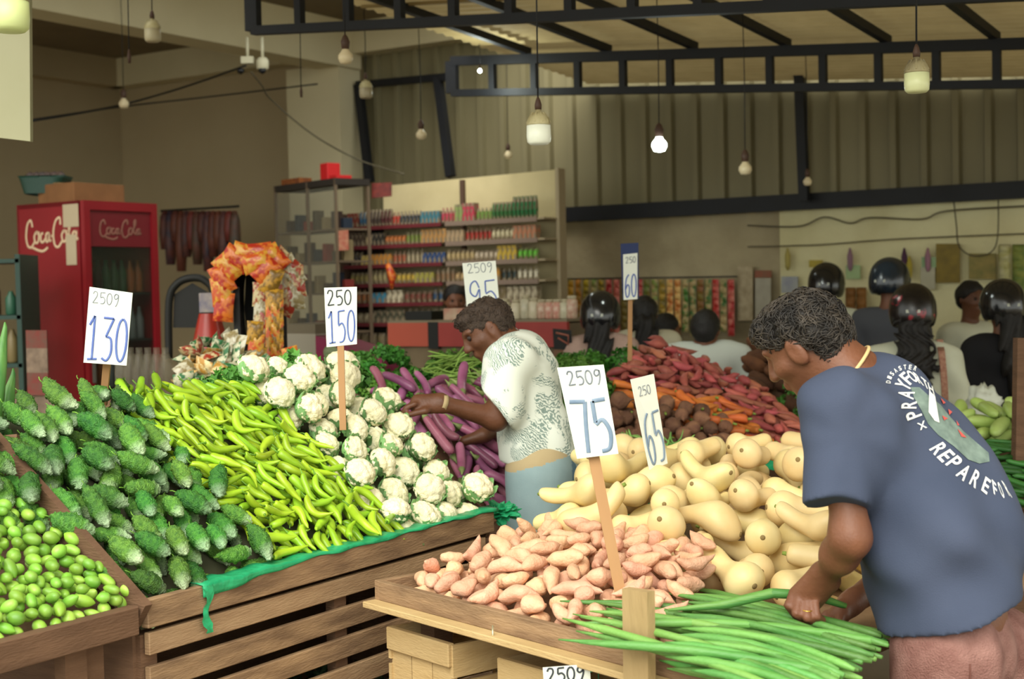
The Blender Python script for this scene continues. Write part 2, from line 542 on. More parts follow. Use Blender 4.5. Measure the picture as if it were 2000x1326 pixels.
# purlins along A lying on the trusses, and the roof sheet over them
roof_z = lambda k: 0
def roofpt(k, m, dz=0):               # k along B, m along A from truss 1
    p = tA+B*k+A*m; p.z = tA.z+.26+.05-.082*k-.075*m/2.0+dz
    return p
m2 = (t2A-tA).dot(A); k2 = (t2A-tA).dot(B)
zs = (t2A.z+.23-(tA.z+.26-.082*k2))/m2
def roofpt(k, m, dz=0):
    p = tA+B*k+A*m; p.z = tA.z+.26+.06-.082*k+zs*m+dz
    return p
mb = MB()
for i in range(12):
    k = .35+i*.64
    mb.beam(roofpt(k, -3.4), roofpt(k, m2+.05), .045, .05)
o = struct('trim_9', mb, steel); o['label'] = 'dark steel purlins under the roof sheets'
mb = MB(); rows = []
N = 760
for i in range(N):
    m = -3.9+i*(m2+1.7+3.9)/(N-1)
    rows.append([roofpt(k, m, .06+.009*math.sin(m*2*PI/.11)) for k in (-.1, 2, 4, 6, 8.5)])
mb.grid(rows, smooth=True)
struct('ceiling_sheet', mb, rooftin)
mb = MB()
for i in range(10):
    m = -3+i*.5
    mb.beam(roofpt(0, m, .028), roofpt(8.2, m, .028), .02, .02)
struct('trim_10', mb, M('roof_batten', '8d7a50', .8))['label'] = 'tan battens under the roof sheets'
# street-side facade of the left shop keeps the interior dim
mb = MB()
q = corner-A*8.3
mb.slab([Vector((-6.5, 6.1, 3.3)), Vector((-1.6, 3.0, 3.3))+A*2.2, Vector((-1.6, 3.0, 4.2))+A*2.2, Vector((-6.5, 6.1, 4.2))], A*.1)
#struct('wall_front', mb, paint)

# hanging white board, top left
b0 = at(-60, -40, 5.0); b1 = at(57, -40, 5.0); b2 = at(59, 276, 5.0); b3 = at(-60, 262, 5.0)
mb = MB(); mb.slab([b3, b2, b1, b0], Vector((0, .03, 0)))
o = mb.build('hanging_board', M('white_board', 'a19f80', .7, '979574', 3, .2)); tag(o, 'plain white board hanging at the top left corner', 'board')

# ------------------------------------------------------------- vegetable shapes
def vegmesh(name, prof, mat, nseg=14, bend=0, noise_amp=0, noise_s=30, rings=22, flat=1, twist=0, seed=0, bend2=0):
    """prof: (x, r) control points; a rounded, bent body of revolution along local X"""
    xs = [p[0] for p in prof]; rs = [p[1] for p in prof]
    rows = []
    x0, x1 = xs[0], xs[-1]
    for i in range(rings):
        u = i/(rings-1); u = .5-.5*math.cos(PI*u)*(.65)-(.5-u)*(.35)
        x = x0+(x1-x0)*min(max(u, 0), 1)
        r = float(np.interp(x, xs, rs))
        c = Vector((x, bend*((x-(x0+x1)/2)/(x1-x0)*2)**2*(1)+bend2*math.sin((x-x0)/(x1-x0)*2*PI), 0))
        row = []
        for k_ in range(nseg):
            a = 2*PI*k_/nseg
            d = Vector((0, math.cos(a), math.sin(a)*flat))
            p = c+d*r
            if noise_amp:
                nv = noise.noise(Vector((p.x, p.y, p.z))*noise_s+Vector((seed*7.1, 0, 0)))
                p += d*noise_amp*nv*min(1, r/.004)
            row.append(p)
        rows.append(row)
    mb = MB(); mb.grid(rows, closed=True)
    mb.f.append(list(range(nseg-1, -1, -1))); mb.mi.append(0); mb.sm.append(True)
    K = (rings-1)*nseg; mb.f.append([K+i for i in range(nseg)]); mb.mi.append(0); mb.sm.append(True)
    return mb.mesh(name, mat)
def roundprof(pts, n=14):
    """smooths a coarse profile"""
    xs = [p[0] for p in pts]; rs = [p[1] for p in pts]
    out = []
    for i in range(n+1):
        t = i/n*(len(pts)-1); j = min(int(t), len(pts)-2); f = t-j
        p = [pts[max(j-1, 0)], pts[j], pts[j+1], pts[min(j+2, len(pts)-1)]]
        cr = lambda a, b, c, d: .5*(2*b+(c-a)*f+(2*a-5*b+4*c-d)*f*f+(3*b-a-3*c+d)*f**3)
        out.append((cr(*[q[0] for q in p]), max(0.0004, cr(*[q[1] for q in p]))))
    return out
def stemmesh(name, pts, r, mat, cap=None, n=6):
    mb = MB()
    if cap: mb.lathe(cap[0], cap[1], Vector((1, 0, 0)), 8)
    mb.tube(pts, r, n)
    return mb.mesh(name, mat)

m_bitter = M('bitter_gourd_skin', '6aa53c', .42, '2c6428', 60, .2, bump=.8, bscale=190, vary=.5, hue=.025, tip=(.03, .085, 'c3dcb0'))
m_gourdlet = M('pointed_gourd_skin', 'a9cc58', .33, '5f9c2c', 14, .1, vary=.35, hue=.014, tip=(-.012, .02, '86b83c'))
m_pepper = M('pale_green_pepper_skin', 'a8cc34', .28, '94bd28', 20, .2, vary=.28, hue=.018)
m_pstem = M('pepper_stem', '6f9e34', .6, vary=.3)
m_curd = M('cauliflower_curd', 'fbf6d6', .85, 'efe5b4', 22, .2, bump=.5, bscale=170, vary=.1, hue=.008)
m_cleaf = M('cauliflower_leaf', '6fa55c', .6, '8fb87c', 26, .2, vary=.3)
m_egg = M('purple_eggplant_skin', 'b0708c', .35, '7d3a5c', 9, .3, vary=.45, hue=.03)
m_calyx = M('eggplant_calyx', '8a9a5c', .6, vary=.3)
m_sweet = M('pale_pink_potato_skin', 'ebbc9a', .7, 'd8a07c', 30, .2, bump=.35, bscale=120, vary=.16, hue=.012)
m_squash = M('butternut_squash_skin', 'efdaa2', .45, 'e6cb8b', 14, .2, vary=.14, hue=.012)
m_scar = M('squash_scar', '8a7448', .8)
m_red = M('red_sweet_potato_skin', 'bd6a58', .6, '9a4a44', 24, .2, vary=.4, hue=.02, bump=.3, bscale=120)
m_carrot = M('carrot_skin', 'd67a34', .6, 'b8602a', 25, .2, vary=.3, hue=.012)
m_cgreen = M('carrot_stub', '7f9440', .7)
m_beet = M('muddy_beetroot_skin', '8a6448', .85, '5c3a2e', 18, .2, bump=.5, bscale=90, vary=.4)
m_bean = M('green_bean_skin', '86b45a', .5, vary=.3, hue=.02)
m_cuke = M('pale_cucumber_skin', 'bed382', .4, 'a4c25e', 10, .2, vary=.2)
m_herb = M('leafy_green', '5a9430', .6, '3c7422', 12, .2, vary=.35, hue=.02)
m_pod = M('drumstick_pod_skin', '77a856', .45, '4f8a3c', 12, .2, vary=.4, hue=.02, bump=.2, bscale=150, stretch=(.2, 1, 1))
m_kale = M('crinkly_green_leaf', '5f9a3c', .6, '3f7a2a', 20, .2, vary=.3)
m_winged = M('thin_green_bean', '7a9a44', .6, vary=.3)

def bump_rows(me, amp, s, seed):
    for v in me.vertices:
        n_ = v.co.normalized()
        d = noise.noise(Vector(v.co)*s+Vector((seed, 0, 0)))
        v.co += Vector((0, v.co.y, v.co.z)).normalized()*max(d, -.2)*amp if Vector((0, v.co.y, v.co.z)).length > 1e-5 else Vector()
P_bitter = []
for i in range(4):
    L = (.165, .15, .18, .14)[i]; r = (.031, .033, .029, .031)[i]
    pr = roundprof([(-L/2, .004), (-L*.42, r*.45), (-L*.28, r*.85), (0, r*1.05), (L*.25, r*.85), (L*.42, r*.42), (L*.5, .002)], 22)
    me = vegmesh('bitter_gourd', pr, m_bitter, 22, bend=(.01, .004, .014, .0)[i], rings=40, seed=i)
    bump_rows(me, .011, 120, i*5)
    st = stemmesh('stem', [(-L/2+.003, 0, 0), (-L/2-.012, .002, 0), (-L/2-.02, .007, 0)], [.0025, .002, .002], m_pstem)
    P_bitter.append((me, [('stem', st)]))
P_gour = []
for i in range(4):
    L = (.047, .052, .06, .045)[i]; r = (.0175, .0165, .0155, .018)[i]
    pr = roundprof([(-L/2, .002), (-L*.4, r*.7), (-L*.1, r), (L*.2, r*.9), (L*.4, r*.45), (L/2, .001)], 14)
    P_gour.append((vegmesh('pointed_gourd', pr, m_gourdlet, 12, rings=12, seed=i), []))
P_pep = []
for i in range(6):
    L = (.115, .13, .1, .14, .12, .105)[i]; r = (.0135, .0125, .0145, .0125, .0135, .013)[i]
    pr = roundprof([(-L/2, r*.55), (-L*.44, r*.95), (-L*.2, r*1.05), (0, r*.9), (L*.25, r*.72), (L*.42, r*.4), (L/2, .0015)], 18)
    me = vegmesh('pepper', pr, m_pepper, 10, bend=(.012, .02, .004, -.016, .03, .008)[i], noise_amp=.003, noise_s=45, rings=18, seed=i,
                 bend2=(0, .004, 0, .004, 0, -.004)[i])
    b = (.012, .02, .004, -.016, .03, .008)[i]
    st = stemmesh('stem', [(-L/2+.002, b, 0), (-L/2-.012, b+.001, 0), (-L/2-.026, b+.006, .002)], [.0045, .0022, .002], m_pstem)
    P_pep.append((me, [('stem', st)]))
def curd(i, R=.066):
    bm = bmesh.new(); bmesh.ops.create_icosphere(bm, subdivisions=5, radius=1)
    fl = [noise.random_unit_vector() for _ in range(70)]
    fl = [Vector((f.x, f.y, abs(f.z)*1.1-.25)).normalized() for f in fl]
    for v in bm.verts:
        n_ = v.co.normalized()
        dm = sorted(((n_-f).length for f in fl))[:2]
        lump = max(0, 1-(dm[0]/.34)**2)
        fine = noise.noise(n_*9+Vector((i*3.1, 0, 0)))
        r = R*(.86+.17*lump+.05*fine+.05*noise.noise(n_*2.2+Vector((i, 5, 0))))
        v.co = Vector((n_.x*r, n_.y*r, n_.z*r*(.82 if n_.z > 0 else .7)))
    me = bpy.data.meshes.new('cauliflower'); bm.to_mesh(me); bm.free()
    me.materials.append(m_curd); me.polygons.foreach_set('use_smooth', [True]*len(me.polygons))
    return me
def leafblade(mb, base, out, up, L, w, curl=.4, ruf=.006, nx=7, ny=5, seed=0):
    sd_ = out.cross(up).normalized(); rows = []
    for i in range(nx):
        t = i/(nx-1); ww = w*math.sin(PI*min(1, t*.85+.12))**.7
        c = base+out*(L*t*math.cos(t*curl))+up*(L*t*math.sin(t*1.2)*.6)-up*(curl*L*t*t*.5)
        row = []
        for j in range(ny):
            s_ = (j/(ny-1)-.5)*2
            row.append(c+sd_*s_*ww+up*(ruf*math.sin(s_*9+t*11+seed)+.25*ww*abs(s_)))
        rows.append(row)
    mb.grid(rows)
P_cau = []
for i in range(4):
    R = (.066, .06, .07, .062)[i]
    mb = MB()
    for j in range(13):
        a = j*2*PI/13+random.uniform(-.2, .2); o_ = Vector((math.cos(a), math.sin(a), 0))
        leafblade(mb, o_*R*.6+Vector((0, 0, -.042)), (o_*.75+UP*.62).normalized(), (UP*.5-o_*.75), random.uniform(.06, .09), .024, .25, .005, seed=j)
    P_cau.append((curd(i, R), [('leaves', mb.mesh('leaves', m_cleaf))]))
P_egg = []
for i in range(4):
    L = (.17, .19, .15, .18)[i]; r = .0165
    pr = roundprof([(-L/2, r*.6), (-L*.4, r*.9), (0, r), (L*.35, r*1.05), (L*.46, r*.75), (L/2, .002)], 16)
    b = (.01, -.015, .02, .005)[i]
    me = vegmesh('long_eggplant', pr, m_egg, 10, bend=b, rings=16, seed=i)
    st = stemmesh('calyx', [(-L/2+.004, b, 0), (-L/2-.02, b, 0), (-L/2-.036, b+.006, 0)], [.014, .004, .003], m_calyx)
    P_egg.append((me, [('calyx', st)]))
P_swt = []
for i in range(6):
    L = (.115, .1, .13, .09, .11, .08)[i]; r = (.023, .026, .02, .023, .022, .026)[i]
    pr = roundprof([(-L/2, .003), (-L*.42, r*.5), (-L*.2, r*.95), (.0, r), (L*.22, r*.85), (L*.4, r*.45), (L/2, .002)], 16)
    P_swt.append((vegmesh('sweet_potato', pr, m_sweet, 14, bend=(.012, .0, .02, .004, -.01, .006)[i], noise_amp=.009, noise_s=28, rings=20, seed=i+3), []))
P_sq = []
for i in range(5):
    L = (.22, .2, .25, .19, .23)[i]; R = (.056, .052, .054, .055, .05)[i]; n_ = (.031, .033, .028, .036, .03)[i]
    pr = roundprof([(-L/2, .006), (-L*.47, n_*.75), (-L*.36, n_), (-L*.12, n_*1.02), (L*.05, R*.75), (L*.22, R), (L*.36, R*.92), (L*.46, R*.55), (L/2, .008)], 26)
    b = (.02, .0, .05, .01, -.04)[i]
    me = vegmesh('butternut_squash', pr, m_squash, 24, bend=b, noise_amp=.004, noise_s=12, rings=34, seed=i)
    sc = MB(); sc.lathe([(.0085, -.004), (.008, .0015), (.003, .003), (.001, .003)], (L/2-.001, b, 0), Vector((1, 0, 0)), 10)
    st = stemmesh('stem', [(-L/2+.004, b, 0), (-L/2-.012, b, 0)], [.008, .006], m_cgreen)
    P_sq.append((me, [('blossom_scar', sc.mesh('blossom_scar', m_scar)), ('stem', st)]))
P_red = []
for i in range(5):
    L = (.11, .13, .09, .15, .1)[i]; r = (.02, .018, .021, .016, .019)[i]
    pr = roundprof([(-L/2, .002), (-L*.4, r*.5), (-L*.15, r), (L*.15, r*.9), (L*.38, r*.45), (L/2, .001)], 12)
    P_red.append((vegmesh('red_sweet_potato', pr, m_red, 10, bend=(.01, .02, 0, -.02, .01)[i], noise_amp=.006, noise_s=30, rings=13, seed=i), []))
P_car = []
for i in range(3):
    L = (.15, .17, .13)[i]; r = .019
    pr = roundprof([(-L/2, r*.6), (-L*.44, r), (-L*.1, r*.85), (L*.25, r*.55), (L*.42, r*.25), (L/2, .001)], 14)
    me = vegmesh('carrot', pr, m_carrot, 10, bend=.006*i, noise_amp=.003, noise_s=50, rings=14, seed=i)
    st = stemmesh('green_stub', [(-L/2+.002, .006*i, 0), (-L/2-.018, .006*i, 0)], [.007, .005], m_cgreen)
    P_car.append((me, [('green_stub', st)]))
P_beet = []
for i in range(3):
    r = (.036, .032, .04)[i]
    pr = roundprof([(-r, .006), (-r*.8, r*.65), (-r*.2, r), (r*.5, r*.8), (r*1.0, r*.25), (r*1.5, .002)], 14)
    me = vegmesh('beetroot', pr, m_beet, 12, noise_amp=.006, noise_s=30, rings=14, seed=i)
    st = stemmesh('stalk_stub', [(-r+.002, 0, 0), (-r-.02, .003, 0)], [.007, .004], m_cgreen)
    P_beet.append((me, [('stalk_stub', st)]))
P_cuk = []
for i in range(3):
    L = (.15, .17, .13)[i]; r = (.027, .026, .028)[i]
    pr = roundprof([(-L/2, .004), (-L*.42, r*.7), (-L*.2, r), (L*.2, r*1.0), (L*.42, r*.7), (L/2, .004)], 14)
    P_cuk.append((vegmesh('pale_cucumber', pr, m_cuke, 14, bend=.006*i, rings=16, seed=i), []))
P_bean = []
for i in range(4):
    L = (.13, .15, .12, .14)[i]
    P_bean.append((vegmesh('green_bean', [(-L/2, .001), (-L*.42, .0042), (L*.4, .0042), (L/2, .001)], m_bean, 6, bend=(.02, .035, -.01, .01)[i], rings=9,
                           bend2=(.0, .008, .01, -.006)[i]), []))
def herbmesh(nm, mat, R, n, ls, h=.6, stems=True):
    mb = MB()
    for i in range(n):
        d = noise.random_unit_vector(); d.z = abs(d.z)*1.0-.25; d.normalize()
        c = Vector((d.x*R, d.y*R, d.z*R*h))*random.uniform(.55, 1.0)
        a = noise.random_unit_vector(); up = (d+a*.8).normalized(); o_ = up.orthogonal().normalized()
        o_ = Matrix.Rotation(random.uniform(0, 6.28), 3, up) @ o_
        s_ = random.uniform(.6, 1.2)*ls; sd_ = o_.cross(up)
        tri = [c-o_*s_*.1, c+sd_*s_*.45+o_*s_*.25+up*s_*.15, c+o_*s_*.9, c-sd_*s_*.45+o_*s_*.25+up*s_*.15]
        mb.add(tri, [(0, 1, 2, 3)])
        for sg in (-1, 1):
            e = c+o_*s_*.2; f_ = (sd_*sg+o_*.6).normalized()
            mb.add([e, e+f_*s_*.35+o_*s_*.2, e+f_*s_*.8, e+f_*s_*.4-o_*s_*.15], [(0, 1, 2, 3)])
    for i in range(int(n/6) if stems else 0):
        d = noise.random_unit_vector(); d.z = abs(d.z); 
        mb.tube([Vector((0, 0, -R*.3)), d*R*.5, Vector((d.x*R, d.y*R, d.z*R*h))*.9], .0015, 3)
    return mb.mesh(nm, mat)
P_herb = [(herbmesh('herb_bunch', m_herb, .095, 420, .02), []) for _ in range(3)]
P_kale = [(herbmesh('kale_bunch', m_kale, .085, 170, .034, .7), []) for _ in range(2)]

# ------------------------------------------------------------- stalls
wood = M('weathered_slat_wood', 'ab8a66', .8, '755a42', 6, .35, bump=.35, bscale=40, stretch=(1, 1, 6), vary=.15)
wood_dk = M('dark_stained_wood', '7c5c44', .8, '5e432f', 6, .1, bump=.35, bscale=40, stretch=(1, 1, 6), vary=.15)
wood_lt = M('raw_pale_wood', 'c9ad7c', .75, 'b39462', 5, .1, bump=.25, bscale=40, stretch=(1, 1, 5), vary=.12)
plank = M('plank_post', 'b59b6e', .8, '9b8054', 6, .2, bump=.4, bscale=50, stretch=(1, 1, .3))
gsheet = M('green_plastic_sheet', '2fae74', .35, '1f9562', 18, .2, bump=.3, bscale=60)
bin_board = M('dark_bin_board', '4a4a34', .9)  # dark olive board under the bin heaps
F0 = at(287, 1172, 3.28)
F0 = Vector((F0.x, F0.y, 0)); ZB = .85
SL = .75
def bn(s, d, z=None): return F0 + A*s - B*d + UP*(z if z is not None else 0)
def bz(d): return ZB+SL*d

crate = thing('slatted_bin', 'long weathered slatted wooden bin heaped with bitter gourds, peppers and cauliflowers', 'bin', tuple(bn(0, 0)))
LB = 1.43
mb = MB(); mb.beam(bn(-.02, -.012, ZB-.028), bn(LB, -.012, ZB-.028), .024, .066); mb.build('top_rail', wood, crate, bevel=.002)
z = ZB-.1
for i in range(9):
    h = (.052, .058, .056, .06, .058, .06, .056, .058, .06)[i]
    mb = MB(); mb.beam(bn(-.012, -.008+.001*(i % 2), z), bn(LB-.04+.01*(i % 3), -.008, z-.004*(i % 2)), .018, h); mb.build('slat', wood if i % 3 else M('weathered_slat_wood_b', 'b59672', .8, '8f6f50', 6, .1, bump=.35, bscale=40, stretch=(1, 1, 6)), crate, bevel=.002)
    z -= .083
for s_, w_ in ((.005, .05), (LB-.03, .05), (.7, .05)):
    mb = MB(); mb.box(bn(s_, .02, ZB/2-.04), (w_, .03, ZB-.08), A, -B); mb.build('post', wood_dk, crate)
mb = MB(); mb.beam(bn(-.032, -.02, ZB-.03), bn(-.032, .62, bz(.62)-.03), .022, .07); mb.build('sloping_side_board', wood_dk, crate)
mb = MB(); mb.beam(bn(LB+.012, 0, ZB-.06), bn(LB+.012, .62, bz(.62)-.12), .022, .07); mb.build('sloping_side_board', wood_dk, crate)
for s_ in (-.03, LB):
    mb = MB(); mb.box(bn(s_, .6, .6), (.05, .05, 1.2), A, -B); mb.build('back_post', wood_dk, crate)
    mb = MB(); mb.slab([bn(s_, .02, .03), bn(s_, .58, .03), bn(s_, .58, 1.15), bn(s_, .02, .78)], A*.015); mb.build('end_panel', wood_dk, crate)
mb = MB(); mb.slab([bn(-.01, .012, ZB-.07), bn(LB, .012, ZB-.07), bn(LB, .62, bz(.62)-.09), bn(-.01, .62, bz(.62)-.09)], UP*.015); mb.build('display_board', bin_board, crate)
mb = MB(); mb.slab([bn(0, .63, .02), bn(LB, .63, .02), bn(LB, .63, 1.2), bn(0, .63, 1.2)], -B*.015); mb.build('back_panel', wood_dk, crate)
# leaves and scraps stored inside the bin, seen between the slats
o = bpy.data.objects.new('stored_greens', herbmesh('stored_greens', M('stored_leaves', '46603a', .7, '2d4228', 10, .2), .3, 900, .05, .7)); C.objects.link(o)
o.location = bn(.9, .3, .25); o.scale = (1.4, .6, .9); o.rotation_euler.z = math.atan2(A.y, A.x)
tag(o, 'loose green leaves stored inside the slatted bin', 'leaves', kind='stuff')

# green plastic strip over the front rail
def strip(name, s0, s1, lab, zoff=0, out=.0):
    rows = []
    n = 60
    for j in range(7):
        t = j/6
        row = []
        for i in range(n):
            s_ = s0+(s1-s0)*i/(n-1)
            wv = .004*math.sin(s_*37)+.003*math.sin(s_*83+1)
            hang = .006+.026*max(0, 1-(s_-.15)/.45)+.003*math.sin(s_*9+.6)+.003*math.sin(s_*31)
            if t < .45: d_ = .03-.052*t/.45; z_ = ZB+.010+wv*.7-.0*(t)
            else: d_ = -.027-.003*math.sin(s_*50); z_ = ZB+.010-hang*(t-.45)/.55+wv*(1-t)
            row.append(bn(s_, d_, z_+zoff))
        rows.append(row)
    mb = MB(); mb.grid(rows); 
    return mb.build(name, gsheet, None)
o = strip('plastic_sheet', .15, LB+.02, ''); tag(o, 'bright green plastic sheet edging the front rail of the slatted bin', 'plastic sheet')
sol = o.modifiers.new('s', 'SOLIDIFY'); sol.thickness = .0015
mb = MB(); rows = []
for j in range(12):
    t = j/11; w = .02*(1-.55*math.sin(t*PI*1.1))*(1.0 if t < .9 else .5)
    c = bn(.165+.006*math.sin(t*7), -.03-.004*math.sin(t*9), ZB+.005-.115*t)
    rows.append([c-A*w+B*.003*math.sin(j*2.1), c-A*w*.3-B*.004*math.sin(j*1.7), c+A*w*.4+B*.004*math.cos(j), c+A*w*.9])
mb.grid(rows); q = mb.build('torn_tail', gsheet, None); q.parent = o
def crumple(name, c, R, mat, lab, cat, seed=0, flat=.5, n=26, amp=.5, sm=False):
    rows = []
    for i in range(n):
        th = PI*i/(n-1)
        row = []
        for j in range(n):
            ph = 2*PI*j/n
            d = Vector((math.sin(th)*math.cos(ph), math.sin(th)*math.sin(ph), math.cos(th)))
            r = R*(1+amp*noise.noise(d*3.1+Vector((seed, 0, 0)))+amp*.6*abs(noise.noise(d*8+Vector((0, seed, 0)))))
            row.append(Vector(c)+Vector((d.x*r, d.y*r, d.z*r*flat)))
        rows.append(row)
    mb = MB(); mb.grid(rows, closed=True, smooth=sm)
    o = mb.build(name, mat)
    return tag(o, lab, cat)
crumple('plastic_knot', at(975, 1000, 4.6), .045, gsheet, 'knotted green plastic bunched at the right end of the slatted bin', 'plastic sheet', 3, .5, amp=1.1)

# heaps in the bin
dn = (B.x, B.y)
heap('bitter_gourd', P_bitter, [[bn(.01, .045, ZB+.03), bn(.47, .045, ZB+.03), bn(.45, .56, bz(.5)+.05), bn(-.04, .56, bz(.5)+.02)],
                                [bn(-.12, .33, bz(.33)-.03), bn(.05, .3, bz(.3)), bn(.05, .56, bz(.5)), bn(-.12, .52, bz(.42))]],
     rot_dir(dn, .5, .25, 1.0), 'knobbly dark green bitter gourd with a pale tip, heaped in the bin', 'bitter gourd',
     'bitter gourds heaped in the slatted bin', thick=0.09, cell=.009, stop=0.045, nmax=260, bulge=.03, tries=90, scale=(.62, .82))
heap('pepper', P_pep, [[bn(.52, .035, ZB+.015), bn(.99, .035, ZB+.015), bn(.95, .56, bz(.5)+.03), bn(.47, .56, bz(.52)+.035)]],
     rot_dir((A.x*.6+B.x, A.y*.6+B.y), .8, .2, 1.0), 'light green tapering pepper in the heap between bitter gourds and cauliflowers', 'pepper',
     'light green peppers heaped in the slatted bin', thick=0.055, cell=.006, stop=0.034, nmax=700, bulge=.02, tries=90, scale=(.74, .98))
heap('cauliflower', P_cau, [[bn(1.04, .06, ZB+.03), bn(1.43, .06, ZB+.03), bn(1.40, .55, bz(.52)+.05), bn(1.0, .55, bz(.52)+.05)]],
     rot_up(1.1, .25), 'cream cauliflower head with short green leaves, in the heap at the right of the bin', 'cauliflower',
     'cauliflowers heaped in the slatted bin', thick=.09, cell=.011, stop=0.045, nmax=70, bulge=.02, scale=(.66, .88), tries=120)
heap('kale_bunch', P_kale, [[bn(.98, .6, 1.27), bn(1.5, .6, 1.27), bn(1.52, .78, 1.25), bn(.98, .78, 1.25)]],
     rot_up(.3, .2), 'crinkly green leaf bunch behind the cauliflowers', 'leafy greens', 'crinkly leaf bunches behind the cauliflowers', thick=.05, stop=.05, nmax=12, tries=30)

# left table with small gourds
tb = thing('low_wooden_table', 'rough dark wooden table heaped with small green pointed gourds', 'table', tuple(bn(-.4, .2)))
mb = MB(); mb.beam(bn(-.95, -.01, .815), bn(-.05, -.01, .815), .035, .065); mb.build('front_rail', wood_dk, tb, bevel=.002)
mb = MB(); mb.slab([bn(-.95, .0, .80), bn(-.05, .0, .80), bn(-.05, .62, .80), bn(-.95, .62, .80)], UP*.03); mb.build('tabletop', wood_dk, tb)
for s_ in (-.2, -.135, -.9):
    mb = MB(); mb.box(bn(s_, .03 if s_ != -.135 else .05, .39), (.06, .035, .78), A, -B); mb.build('leg', wood_dk, tb)
for s_ in (-.16, -.9):
    mb = MB(); mb.box(bn(s_, .58, .39), (.06, .035, .78), A, -B); mb.build('leg', wood_dk, tb)
heap('pointed_gourd', P_gour, [[bn(-.72, .03, .875), bn(-.035, .03, .875), bn(-.07, .36, 1.07), bn(-.70, .40, 1.10)],
                               [bn(-.70, .38, 1.10), bn(-.1, .34, 1.07), bn(-.15, .5, 1.06), bn(-.7, .5, 1.08)]],
     rot_dir((B.x, B.y), .5, .35, .3, flip=True), 'small green pointed gourd in the heap on the dark table at the left edge', 'gourd',
     'small pointed gourds heaped on the dark table', thick=.045, cell=.006, stop=0.016, nmax=1100, tries=80, scale=(.68, .92))
for i, (s_, d_) in enumerate(((-.32, .25), (-.62, .35), (-.38, .45), (-.7, .1))):
    mb = MB(); mb.lathe([(.01, -.13), (.08, -.11), (.13, -.05), (.145, .02), (.12, .09), (.05, .13), (.01, .135)], bn(s_, d_, .42-.12*(i % 2)), (A*.8+UP*.4+B*.2), 20)
    o = mb.build('watermelon', M('watermelon_rind', '1f3d22', .4, '5a7a3c', 9, .5, stretch=(1, 1, .4)))
    tag(o, 'dark green watermelon stored under the dark table', 'watermelon', 'watermelons under the dark table')
sh = thing('storage_shelf', 'plain board shelf under the dark table carrying watermelons', 'shelf', tuple(bn(-.5, .3)))
mb = MB(); mb.slab([bn(-.9, .06, .14), bn(-.22, .06, .14), bn(-.22, .6, .14), bn(-.9, .6, .14)], UP*.02); mb.build('board', wood_dk, sh)
for s_ in (-.88, -.25):
    for d_ in (.09, .57): mb = MB(); mb.box(bn(s_, d_, .07), (.04, .04, .14), A, -B); mb.build('foot', wood_dk, sh)
# tall ribbed gourds standing at far left
for i, (px, D) in enumerate(((2, 3.7), (18, 3.75))):
    p = at(px-10, 880, D); q = at(px+8, (640, 730)[i], D+.08)
    mb = MB(); mb.tube([p, p.lerp(q, .3)+Vector((-.01, 0, 0)), p.lerp(q, .7)+Vector((-.006, 0, 0)), q, q+UP*.015], [.012, .022, .018, .006, .002], 10)
    o = mb.build('ridge_gourd', M('ridge_gourd_skin', '2f6a2c', .4, '6b9a4a', 30, .3, stretch=(1, 1, .2)))
    tag(o, ('long dark green gourd standing upright at the left edge, the taller of two', 'long green gourd standing upright behind the wooden stake at the left edge')[i], 'gourd')
mb = MB(); mb.beam(at(24, 990, 3.5), at(24, 850, 3.55), .03, .02, Vector((0, 1, 0))); o = mb.build('wooden_stake', wood_dk); tag(o, 'bare brown wooden stake in the small gourd heap at the left edge', 'stake')

# tray of sweet potatoes, squash and drumsticks
TA = Vector((-.345, 3.74, 0)); T = Vector((.64, -.77, 0)).normalized(); NN = Vector((-T.y, T.x, 0)); ZT = .785
def tr(t, n, z=0): return TA+T*t+NN*n+UP*z
ty = thing('wooden_tray_table', 'wide wooden tray table holding pale sweet potatoes, butternut squash and drumstick pods', 'table', tuple(tr(.6, .5)))
mb = MB(); mb.beam(tr(-.01, -.01, ZT-.022), tr(1.27, -.01, ZT-.022), .022, .05); mb.build('front_rail', wood, ty, bevel=.002)
mb = MB(); mb.beam(tr(-.03, -.025, ZT-.055), tr(1.27, -.025, ZT-.055), .07, .016); mb.build('lip_plank', wood_lt, ty, bevel=.002)
mb = MB(); mb.beam(tr(-.02, -.02, ZT-.022), tr(-.02, .6, ZT-.022), .022, .052); mb.build('side_rail', wood, ty, bevel=.002)
mb = MB(); mb.slab([tr(0, 0, ZT-.07), tr(1.25, 0, ZT-.07), tr(1.0, 1.75, ZT-.07), tr(-.25, 1.75, ZT-.07), tr(-.25, .62, ZT-.07), tr(0, .6, ZT-.07)], UP*.02); mb.build('tabletop', wood, ty)
for t_, n_ in ((.08, .1), (1.18, .1), (.95, 1.6), (-.1, 1.6), (-.1, .75)):
    mb = MB(); mb.box(tr(t_, n_, .345), (.06, .06, .69), T, NN); mb.build('leg', wood_dk, ty)
mb = MB()
pl = at(1267, 1148, 2.93)
rows_ = [(-.029, 0), (.03, .003), (.027, -.3), (.031, -.93), (-.028, -.93), (-.031, -.4)]
ctr = Vector((pl.x, pl.y, 0)) - NN*.02
mb.slab([ctr+T*a_*1.25+UP*(pl.z+b_) for a_, b_ in rows_], -NN*.022)
o = mb.build('plank_upright', plank); tag(o, 'pale rough plank standing upright at the front of the tray by the drumstick pods', 'plank')
mb = MB(); c_ = at(963, 1228, 3.36); mb.tube([c_+Vector((0, -.02, .012)), c_+Vector((0, -.04, 0)), c_+Vector((0, -.035, -.02))], .0025, 6); o = mb.build('wire_loop', M('wire', 'c9c3a2', .4, metal=.6), ty)

